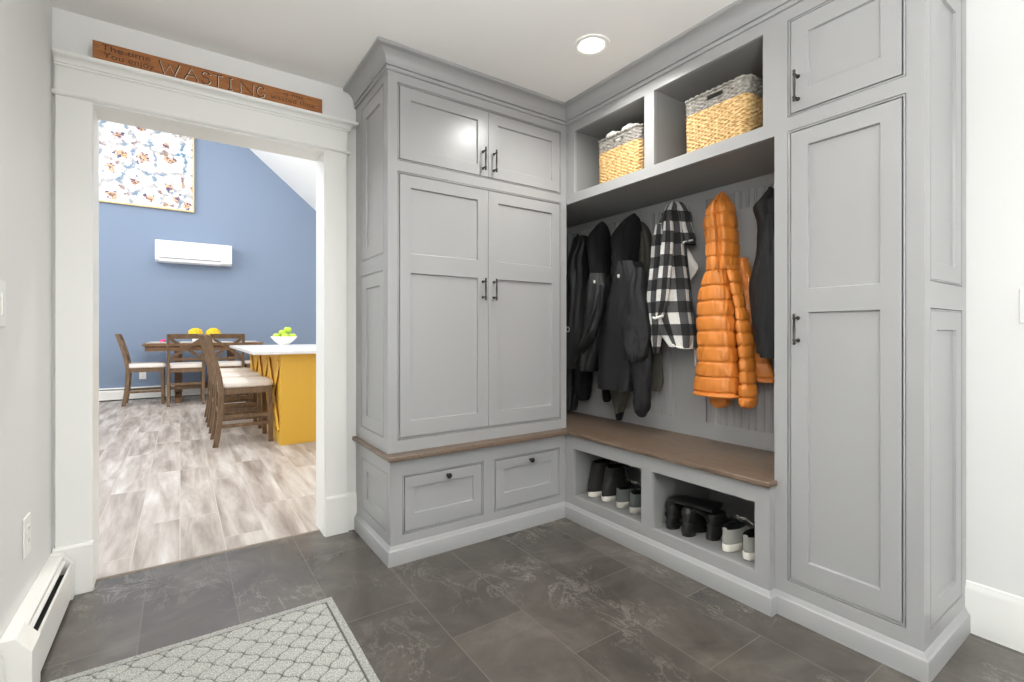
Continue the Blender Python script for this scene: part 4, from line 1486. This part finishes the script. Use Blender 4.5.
def low(h):
    return [(0.031, 0.004, 0.276, 0.0415), (0.048, 0.000, 0.266, 0.0425), (0.066, 0.002, 0.228, 0.041), (0.080, 0.006, 0.172, 0.038), (h - 0.012, 0.004, 0.142, 0.0365), (h, 0.004, 0.136, 0.036), (h - 0.001, 0.014, 0.126, 0.027), (h - 0.045, 0.022, 0.118, 0.025)]


tg = [(0.205, 0, 0.070), (0.175, 0, 0.090), (0.152, 0, 0.104), (0.142, 0, 0.112)]
G2, G3 = 'slate sneakers', 'grey canvas sneakers'
shoe('sneaker', 'slate grey sneaker with pale laces beside the black hi-top shoe', 1.930, 1.806, ZF, 0.04, low(0.102), lo_sole, tg, (M['shoe_s'], M['sole_g'], M['lace']), grp=G2)
shoe('sneaker', 'slate grey sneaker half hidden by the frame between the two shoe cubbies', 1.930, 1.712, ZF, 0.02, low(0.102), lo_sole, tg, (M['shoe_s'], M['sole_g'], M['lace']), grp=G2)
shoe('sneaker', 'light grey sneaker with white sole beside the black boots', 1.925, 1.186, ZF, 0.03, low(0.098), lo_sole, tg, (M['shoe_g'], M['sole_w'], M['lace']), grp=G3)
shoe('sneaker', 'light grey sneaker with white sole at the tall cabinet end of the shoe cubby', 1.925, 1.094, ZF, -0.02, low(0.098), lo_sole, tg, (M['shoe_g'], M['sole_w'], M['lace']), grp=G3)


def boot(label, x, y, rot, shaft, radii, h=0.11, up=(1, 0, 0)):
    """tall soft boot: foot with heel block and a shaft that slumps over"""
    t = thing('tall_boot', label, 'boot', (0, 0, 0), 'black leather boots')
    bm = BM()
    stack(bm, [(0, 0.004, 0.072, 0.028), (0.022, 0.0, 0.078, 0.031)])
    stack(bm, [(0.0, 0.09, 0.255, 0.036), (0.012, 0.088, 0.258, 0.037)])
    obj('sole', bm, M['sole_b'], t, smooth=50)
    bm = BM()
    stack(bm, [(0.012, 0.0, 0.256, 0.034), (0.03, -0.002, 0.252, 0.036), (0.05, 0.002, 0.225, 0.036), (0.07, 0.006, 0.165, 0.0355), (0.09, 0.006, 0.125, 0.036), (h, 0.002, 0.112, 0.038), (h + 0.006, 0.006, 0.11, 0.036)])
    obj('foot', bm, M['leather'], t, smooth=70)
    bm = BM()
    pts = smooth_pts([tuple(p) + tuple(r) for p, r in zip(shaft, radii)], 6)
    tube(bm, [p[:3] for p in pts], [(p[3], p[4]) for p in pts], 20, up=up)
    obj('shaft', bm, M['leather'], t, smooth=70)
    bm = BM()
    tube(bm, [(0.052 + 0.053 * math.cos(2 * PI * i / 24), 0.0375 * math.sin(2 * PI * i / 24), 0.062) for i in range(26)], 0.0028, 6, cap=False)
    obj('ankle_seam', bm, M['leather'], t, smooth=60)
    t.location = (x, y, ZF)
    t.rotation_euler = (0, 0, rot)
    return t


boot('black leather boot nearest the cubby divider, its shaft folded flat on top', 1.925, 1.478, 0.0,
     [(0.055, 0, 0.09), (0.055, 0.0, 0.118), (0.06, -0.02, 0.138), (0.07, -0.07, 0.140), (0.085, -0.13, 0.142), (0.10, -0.195, 0.140)],
     [(0.036, 0.050), (0.034, 0.054), (0.016, 0.060), (0.012, 0.066), (0.013, 0.07), (0.016, 0.072)])
boot('black leather boot standing in the middle of the boots in the shoe cubby', 1.915, 1.384, 0.0,
     [(0.055, 0, 0.09), (0.056, 0, 0.108), (0.058, 0, 0.116), (0.06, 0, 0.120)],
     [(0.036, 0.05), (0.036, 0.05), (0.030, 0.044), (0.018, 0.03)])
boot('black leather boot with curved drooping shaft beside the light grey sneakers', 1.972, 1.296, 0.0,
     [(0.055, 0, 0.06), (0.045, 0.004, 0.085), (0.02, 0.025, 0.115), (-0.012, 0.050, 0.122), (-0.026, 0.060, 0.112)],
     [(0.032, 0.046), (0.026, 0.040), (0.013, 0.040), (0.010, 0.036), (0.007, 0.03)])

# ------------------------------------------------------------------ dining room
# painting
P_ = thing('floral_painting', 'large canvas of loose white blossoms high on the blue wall', 'painting', (-0.55, DY, 3.2))
PX0, PX1, PZ0, PZ1 = -1.66, 0.197, 3.116, 4.55
bm = BM(); box(bm, PX0 + 0.025, PX1 - 0.025, DY - 0.04, DY - 0.002, PZ0 + 0.025, PZ1 - 0.025)
obj('canvas', bm, M['painting'], P_)
bm = BM(); plate(bm, Frame('-y', DY - 0.05), PX0, PX1, PZ0, PZ1, 0.048, holes=[(PX0 + 0.022, PX1 - 0.022, PZ0 + 0.022, PZ1 - 0.022)])
obj('frame', bm, M['gold'], P_)

# wall unit air conditioner
A_ = thing('air_conditioner', 'white wall-mounted air conditioner on the blue wall', 'air conditioner', (0.21, DY, 2.22))
ax0, ax1, az0, az1 = -0.332, 0.742, 2.228, 2.580
bm = BM()
prism(bm, [(DY - 0.002, az0 + 0.02), (DY - 0.12, az0), (DY - 0.19, az0 + 0.035), (DY - 0.205, az0 + 0.09), (DY - 0.205, az1 - 0.03), (DY - 0.19, az1), (DY - 0.002, az1)], 'x', ax0, ax1)
obj('case', bm, M['white'], A_, bevel=0.006)
bm = BM()
box(bm, ax0 + 0.05, ax1 - 0.16, DY - 0.2015, DY - 0.19, az0 + 0.060, az0 + 0.073)
obj('air_slot', bm, plain('grey_slot', (110, 110, 112), 0.6), A_)
bm = BM()
prism(bm, [(DY - 0.1, az0 - 0.003), (DY - 0.18, az0 + 0.016), (DY - 0.203, az0 + 0.055), (DY - 0.206, az0 + 0.055), (DY - 0.186, az0 + 0.012), (DY - 0.1, az0 - 0.007)], 'x', ax0 + 0.05, ax1 - 0.16)
obj('louver', bm, M['white'], A_)
bm = BM(); box(bm, ax0 + 0.05, ax1 - 0.16, DY - 0.2062, DY - 0.2, az1 - 0.068, az1 - 0.064)
obj('panel_seam', bm, plain('pale_seam', (205, 202, 198), 0.6), A_)

# heater and outlet along the blue wall
H2 = thing('baseboard_heater', 'long white baseboard heater along the foot of the blue wall', 'heater', (0, DY, 0))
bm = BM()
prism(bm, [(DY - 0.001, 0.012), (DY - 0.001, 0.20), (DY - 0.04, 0.20), (DY - 0.05, 0.185), (DY - 0.01, 0.175), (DY - 0.01, 0.012)], 'x', DXL + 0.1, DXR - 0.1)
obj('back_cover', bm, M['heater'], H2)
bm = BM()
prism(bm, [(DY - 0.068, 0.165), (DY - 0.075, 0.15), (DY - 0.075, 0.02), (DY - 0.068, 0.02)], 'x', DXL + 0.1, DXR - 0.1)
obj('front_panel', bm, M['heater'], H2)
bm = BM(); box(bm, DXL + 0.1, DXR - 0.1, DY - 0.066, DY - 0.012, 0.05, 0.14)
obj('heating_fins', bm, M['dark'], H2)
wall_plate('wall_outlet', 'white outlet plate low on the blue wall behind the dining chair', 'outlet', Frame('-y', DY), -0.545, -0.452, 0.32, 0.452, 'socket')


# counter height chair, facing +x in its own space, seat 0.61
def ribbon(bm, pts, wx, y0, y1):
    """bar following (x,z) points with thickness wx in x, from y0 to y1"""
    n = len(pts)
    rows = []
    for i, (x, z) in enumerate(pts):
        rows.append([bm.verts.new(p) for p in ((x - wx / 2, y0, z), (x + wx / 2, y0, z), (x + wx / 2, y1, z), (x - wx / 2, y1, z))])
    for r0, r1 in zip(rows, rows[1:]):
        for k in range(4):
            m = (k + 1) % 4
            bm.faces.new((r0[k], r0[m], r1[m], r1[k]))
    bm.faces.new(rows[0]); bm.faces.new(rows[-1])


BP = [(-0.245, 0.0), (-0.225, 0.12), (-0.205, 0.30), (-0.198, 0.48), (-0.205, 0.60), (-0.232, 0.75), (-0.272, 0.90), (-0.318, 1.055)]


def bx_at(z):
    for (xa, za), (xb, zb) in zip(BP, BP[1:]):
        if za <= z <= zb:
            return xa + (xb - xa) * (z - za) / (zb - za)
    return BP[-1][0]


def make_chair(name, label, cat, group, stool):
    t = thing(name, label, cat, (0, 0, 0), group)
    hw = 0.215
    for s in (-1, 1):
        bm = BM()
        ribbon(bm, [(p[0], p[1]) for p in smooth_pts(BP, 3)], 0.046, s * hw - 0.018, s * hw + 0.018)
        obj('back_post', bm, M['chair'], t, bevel=0.004)
    for s in (-1, 1):
        bm = BM()
        ribbon(bm, [(0.225, 0.0), (0.222, 0.2), (0.214, 0.55)], 0.044, s * hw - 0.022, s * hw + 0.022)
        obj('leg', bm, M['chair'], t, bevel=0.004)
    bm = BM()
    box(bm, -0.19, 0.235, -hw - 0.012, -hw + 0.012, 0.49, 0.552)
    box(bm, -0.19, 0.235, hw - 0.012, hw + 0.012, 0.49, 0.552)
    box(bm, 0.212, 0.236, -hw, hw, 0.49, 0.552)
    box(bm, -0.212, -0.188, -hw, hw, 0.49, 0.552)
    obj('apron', bm, M['chair'], t, bevel=0.002)
    # stretchers
    for s in (-1, 1):
        for z in ((0.19, 0.275) if stool else (0.20,)):
            bm = BM(); box(bm, bx_at(z), 0.215, s * hw - 0.011, s * hw + 0.011, z - 0.017, z + 0.017)
            obj('stretcher', bm, M['chair'], t, bevel=0.002)
    bm = BM(); box(bm, 0.208, 0.23, -hw, hw, 0.20, 0.245)
    obj('stretcher', bm, M['chair'], t, bevel=0.002)
    bm = BM(); box(bm, -0.218, -0.198, -hw, hw, 0.30, 0.335)
    obj('stretcher', bm, M['chair'], t, bevel=0.002)
    # seat pad
    bm = BM()
    rows = []
    for z, g in ((0.552, 0.0), (0.556, 0.010), (0.585, 0.012), (0.602, 0.004), (0.612, -0.016), (0.616, -0.05)):
        n = 32
        row = []
        for i in range(n):
            th = 2 * PI * i / n
            c_, s_ = math.cos(th), math.sin(th)
            px = math.copysign(abs(c_) ** 0.28, c_) * (0.226 + g) + 0.024
            py = math.copysign(abs(s_) ** 0.28, s_) * (0.225 + g)
            row.append(bm.verts.new((px, py, z)))
        rows.append(row)
    for r0, r1 in zip(rows, rows[1:]):
        for i in range(n):
            j = (i + 1) % n
            bm.faces.new((r0[i], r0[j], r1[j], r1[i]))
    bm.faces.new(rows[0]); bm.faces.new(rows[-1])
    st = obj('seat', bm, M['seat'], t, smooth=60)
    bm = BM()
    for i in range(22):
        f = -0.22 + 0.44 * i / 21
        for p in ((0.024 + f, -0.2362, 0.562), (0.024 + f, 0.2362, 0.562), (0.2605, f, 0.562)):
            bmesh.ops.create_icosphere(bm, subdivisions=1, radius=0.005, matrix=Matrix.Translation(p))
    obj('nailheads', bm, M['nail'], st, smooth=60)
    # back: top rail, lower rail, X
    bm = BM()
    ribbon(bm, [(bx_at(0.985), 0.985), (bx_at(1.02), 1.02), (bx_at(1.055), 1.058)], 0.026, -hw, hw)
    obj('top_rail', bm, M['chair'], t, bevel=0.003)
    bm = BM()
    ribbon(bm, [(bx_at(0.66), 0.66), (bx_at(0.70), 0.70)], 0.024, -hw, hw)
    obj('lower_rail', bm, M['chair'], t, bevel=0.003)
    for s in (-1, 1):
        bm = BM()
        n = 8
        rows = []
        for i in range(n + 1):
            f = i / n
            z = 0.70 + (0.985 - 0.70) * f
            y = s * (-0.19 + 0.38 * f)
            dx = 0.006 * s
            w = 0.027
            dy, dz = 0.0, w
            rows.append([bm.verts.new((bx_at(max(0.66, min(1.05, z + k * w))) + o_ + dx * 0.8, y, max(0.69, min(0.995, z + k * w)))) for k, o_ in ((-1, -0.008), (1, -0.008), (1, 0.008), (-1, 0.008))])
        for r0, r1 in zip(rows, rows[1:]):
            for k in range(4):
                m = (k + 1) % 4
                bm.faces.new((r0[k], r0[m], r1[m], r1[k]))
        bm.faces.new(rows[0]); bm.faces.new(rows[-1])
        obj('cross_brace', bm, M['chair'], t)
    return t


stool = make_chair('counter_chair', 'brown wooden counter chair with pale seat at the near end of the yellow island', 'chair', 'counter chairs along the yellow island', True)
chair = make_chair('dining_chair', 'brown wooden dining chair seen side-on at the end of the table', 'chair', 'chairs around the dining table', False)
stool.location = (0.518, 5.525, 0)
dup(stool, (0.518, 6.30, 0), 0, 'brown wooden counter chair in the middle of the three beside the yellow island')
dup(stool, (0.518, 7.06, 0), 0, 'brown wooden counter chair at the far end of the yellow island, toward the table')
chair.location = (-0.435, 9.20, 0)
dup(chair, (0.075, 8.83, 0), PI / 2, 'brown wooden dining chair with X back facing the table, next to the side-on chair')
dup(chair, (0.603, 8.88, 0), PI / 2, 'brown wooden dining chair with X back, its frame behind the island counter chairs')

# dining table
TB = thing('dining_table', 'brown wooden counter-height dining table in front of the blue wall', 'table', (0.35, 9.2, 0))
bm = BM(); box(bm, -0.46, 1.14, 8.93, 9.62, 0.872, 0.915)
obj('tabletop', bm, M['table'], TB, bevel=0.004)
bm = BM(); box(bm, -0.43, 1.10, 8.96, 9.59, 0.795, 0.872)
obj('apron', bm, M['table'], TB)
for x in (-0.02, 0.70):
    bm = BM()
    box(bm, x - 0.05, x + 0.05, 9.20, 9.35, 0.14, 0.80)
    box(bm, x - 0.045, x + 0.045, 9.02, 9.53, 0.74, 0.80)
    prism(bm, [(8.98, 0), (8.98, 0.07), (9.15, 0.14), (9.40, 0.14), (9.57, 0.07), (9.57, 0)], 'x', x - 0.045, x + 0.045)
    obj('trestle_leg', bm, M['table'], TB, bevel=0.004)
bm = BM(); box(bm, 0.03, 0.65, 9.24, 9.31, 0.18, 0.28)
obj('stretcher', bm, M['table'], TB)

# backless stool at the other end of the table
K = thing('backless_stool', 'backless wooden stool with pale pad at the island end of the dining table', 'stool', (1.08, 9.2, 0))
bm = BM(); box(bm, 0.88, 1.28, 9.0, 9.4, 0.555, 0.612)
obj('seat', bm, M['seat'], K, bevel=0.02, segs=4)
bm = BM(); box(bm, 0.90, 1.26, 9.02, 9.38, 0.49, 0.555)
obj('apron', bm, M['chair'], K)
for x in (0.92, 1.24):
    for y in (9.04, 9.36):
        bm = BM(); box(bm, x - 0.02, x + 0.02, y - 0.02, y + 0.02, 0, 0.49)
        obj('leg', bm, M['chair'], K)


# table settings
def plate_setting(x, y, lab):
    bm = BM(); box(bm, x - 0.13, x + 0.13, y - 0.14, y + 0.14, 0.9152, 0.9182)
    o = obj('placemat', bm, M['linen'])
    tag(o, 'pale placemat on the dining table ' + lab, 'placemat', 'placemats on the dining table')
    bm = BM()
    lathe(bm, [(0.001, 0.002), (0.06, 0.002), (0.07, 0.0), (0.075, 0.002), (0.105, 0.014), (0.108, 0.017), (0.10, 0.016), (0.072, 0.007), (0.001, 0.006)], (x, y, 0.9183), 32)
    o = obj('dinner_plate', bm, M['ceramic'], smooth=50)
    tag(o, 'white dinner plate on the dining table ' + lab, 'plate', 'plates on the dining table')


plate_setting(-0.29, 9.22, 'in front of the side-on chair')
plate_setting(0.10, 9.10, 'before the first X-backed chair')
plate_setting(0.60, 9.10, 'before the second X-backed chair')
plate_setting(0.97, 9.22, 'at the island end')
bm = BM()
loft(bm, [(0.933, 9.20, 0.03, -0.22, 0.036), (0.950, 9.20, 0.030, -0.22, 0.032), (0.966, 9.20, 0.022, -0.215, 0.025), (0.974, 9.20, 0.008, -0.213, 0.010)], 24, 4, fold(0.008, 4, 30, 20))
o = obj('napkin', bm, M['pink'], smooth=179)
tag(o, 'folded pink napkin on the plate in front of the side-on chair', 'napkin')
for x, lab in ((0.208, 'bunch of yellow flowers in a small vase nearer the side-on dining chair'), (0.450, 'bunch of yellow flowers in a small vase nearer the yellow island')):
    t = thing('flower_vase', lab, 'flowers', (x, 9.28, 0.9155), 'yellow table bouquets')
    bm = BM()
    lathe(bm, [(0.035, 0), (0.045, 0.01), (0.05, 0.05), (0.042, 0.09), (0.045, 0.10), (0.038, 0.10), (0.036, 0.05), (0.001, 0.02)], (x, 9.28, 0.9155), 24)
    obj('vase', bm, M['ceramic'], t, smooth=50)
    bm = BM()
    for i in range(42):
        a = i * 2.399963
        f = (i + 0.5) / 42
        r = 0.085 * math.sqrt(1 - (1 - f) ** 2) if f < 1 else 0.085
        z = 1.045 + 0.085 * (1 - f)
        p = (x + r * math.cos(a), 9.28 + r * math.sin(a), z)
        bmesh.ops.create_icosphere(bm, subdivisions=2, radius=0.022 + 0.006 * rnd.random(), matrix=Matrix.Translation(p))
    for v in bm.verts:
        v.co += Vector((noise.noise(v.co * 120), noise.noise(v.co * 120 + Vector((7, 0, 0))), noise.noise(v.co * 120 + Vector((0, 9, 0))))) * 0.006
    obj('blossoms', bm, M['flower'], t, smooth=179)
    bm = BM()
    for i in range(7):
        a = i * 0.9
        tube(bm, [(x + 0.01 * math.cos(a), 9.28 + 0.01 * math.sin(a), 0.95), (x + 0.04 * math.cos(a), 9.28 + 0.04 * math.sin(a), 1.06)], 0.003, 6)
    obj('stems', bm, plain('green_stem', (90, 120, 50), 0.7) if x < 0.3 else bpy.data.materials['green_stem'], t)

# yellow island
I_ = thing('kitchen_island', 'mustard yellow kitchen island with white counter seen through the doorway', 'kitchen island', (1.5, 6.2, 0))
ix0, ix1, iy0, iy1 = 0.79, 2.1, 5.045, 7.45
bm = BM()
box(bm, ix0 + 0.018, ix1, iy0 + 0.001, iy1, 0.0, 0.873)
plate(bm, Frame('-y', iy0), ix0, ix1, 0, 0.873, 0.02, panels=[(0.93, 1.97, 0.12, 0.80)], d=0.006, s=0.003)
obj('body', bm, M['yellow'], I_, bevel=0.001)
bm = BM()
bays = [(5.065, 5.82), (5.82, 6.6), (6.6, 7.44)]
plate(bm, Frame('-x', ix0 + 0.001), iy0 + 0.002, iy1, 0.0, 0.873, 0.018, panels=[(a + 0.04, b - 0.04, 0.11, 0.82) for a, b in bays], d=0.014, s=0.003)
obj('seating_side_panel', bm, M['yellow'], I_)
for a, b in bays:
    for s in (0, 1):
        p, q = ((a + 0.05, 0.13), (b - 0.05, 0.80))
        if s:
            p, q = ((a + 0.05, 0.80), (b - 0.05, 0.13))
        bm = BM()
        tube(bm, [(ix0 - 0.004 + 0.003 * s, p[0], p[1]), (ix0 - 0.004 + 0.003 * s, q[0], q[1])], [(0.032, 0.014)] * 2, 4, up=(1, 0, 0))
        obj('cross_brace', bm, M['yellow'], I_)
bm = BM(); box(bm, 0.548, 2.15, 4.95, 7.50, 0.875, 0.906)
obj('countertop', bm, M['quartz'], I_, bevel=0.004)

# fruit bowl with apples
FX, FY, FZ = 1.155, 7.1, 0.9065
Bw = thing('fruit_bowl', 'white footed bowl of green apples on the island counter', 'bowl', (FX, FY, FZ))
bm = BM()
lathe(bm, [(0.001, 0.004), (0.055, 0.0), (0.062, 0.003), (0.070, 0.02), (0.12, 0.06), (0.165, 0.112), (0.169, 0.118), (0.163, 0.117), (0.115, 0.066), (0.05, 0.03), (0.001, 0.024)], (FX, FY, FZ), 40)
obj('bowl_body', bm, M['ceramic'], Bw, smooth=50)
aps = [(-0.095, -0.035, 0.118), (0.0, -0.095, 0.118), (0.098, -0.035, 0.118), (0.06, 0.075, 0.118), (-0.06, 0.075, 0.118), (-0.02, -0.01, 0.165), (0.045, -0.005, 0.205)]
wh = ['on the table side of the white bowl', 'at the front of the white bowl', 'at the jamb side of the white bowl', 'at the back of the white bowl, jamb side', 'at the back of the white bowl, table side', 'in the heart of the heap in the white bowl', 'on top of the heap in the white bowl']
for (dx, dy, dz), wv in zip(aps, wh):
    t = thing('green_apple', 'green apple ' + wv, 'apple', (FX + dx, FY + dy, FZ + dz - 0.036), 'green apples in the bowl')
    bm = BM()
    lathe(bm, [(0.002, 0.004), (0.015, -0.004), (0.034, 0.004), (0.046, 0.024), (0.049, 0.044), (0.043, 0.064), (0.026, 0.076), (0.012, 0.074), (0.002, 0.066)], (FX + dx, FY + dy, FZ + dz - 0.036), 20)
    obj('flesh', bm, M['apple'], t, smooth=179)
    bm = BM(); tube(bm, [(FX + dx, FY + dy, FZ + dz + 0.024), (FX + dx + 0.003, FY + dy, FZ + dz + 0.042)], 0.0018, 6)
    obj('stalk', bm, M['stem'], t)


# ------------------------------------------------------------------ light
def area(name, loc, rot, sx, sy_, power, color=(1, 1, 1)):
    ld = bpy.data.lights.new(name, 'AREA')
    ld.shape = 'RECTANGLE'; ld.size = sx; ld.size_y = sy_; ld.energy = power; ld.color = color
    lo = bpy.data.objects.new(name, ld)
    lo.location = loc; lo.rotation_euler = rot
    COL.objects.link(lo)
    return lo


area('window_daylight', ((WX0 + WX1) / 2, YB - 0.02, (WZ0 + WZ1) / 2), (PI / 2, 0, 0), WX1 - WX0 - 0.1, WZ1 - WZ0 - 0.1, 17, (0.96, 0.98, 1.0))  # fill light added in the unseen opening behind the camera
area('door_daylight', (XL - 0.08, (GD[0] + GD[1]) / 2, 1.09), (0, -PI / 2, 0), 1.62, 0.70, 3, (0.96, 0.98, 1.0))  # fill light added at the unseen glazed door
for i, (a, b, c0, d0) in enumerate(LW):
    area('dining_daylight', (DXL - 0.02, (a + b) / 2, (c0 + d0) / 2), (0, -PI / 2, 0), d0 - c0 - 0.1, b - a - 0.1, (7, 8, 208)[i], (0.97, 0.985, 1.0))  # fill lights added at the unseen dining openings
# fill lamps added under the sloped dining ceiling, no fixtures
for x, y, pw in ((0.6, 4.6, 54), (1.6, 6.2, 23), (0.6, 8.0, 27)):
    ld = bpy.data.lights.new('dining_can', 'AREA'); ld.shape = 'DISK'; ld.size = 0.14; ld.energy = pw; ld.color = (1, 0.98, 0.96)
    lo = bpy.data.objects.new('dining_can_lamp', ld)
    lo.location = (x, y, slope(x) - 0.06)
    COL.objects.link(lo)

w = bpy.data.worlds.new('sky')
sc.world = w
w.use_nodes = True
w.node_tree.nodes['Background'].inputs['Color'].default_value = (0.85, 0.92, 1.0, 1)
w.node_tree.nodes['Background'].inputs['Strength'].default_value = 1.5

# ------------------------------------------------------------------ camera
cam = bpy.data.cameras.new('camera')
cam.sensor_width = 36.0
cam.lens = 482.0 / 1024.0 * 36.0
cam.shift_y = -9.0 / 1024.0
cam.clip_start = 0.05
co = bpy.data.objects.new('camera', cam)
co.location = (0, 0, 1.085)
co.rotation_euler = (PI / 2, 0, -math.atan((512 - 180) / 482.0))
COL.objects.link(co)
sc.camera = co

vs = sc.view_settings
vs.view_transform = 'Standard'
vs.look = 'None'
vs.exposure = 0.12
vs.gamma = 1.0
vs.use_curve_mapping = False
sc.cycles.max_bounces = 10
sc.cycles.diffuse_bounces = 6
sc.cycles.sample_clamp_indirect = 6.0
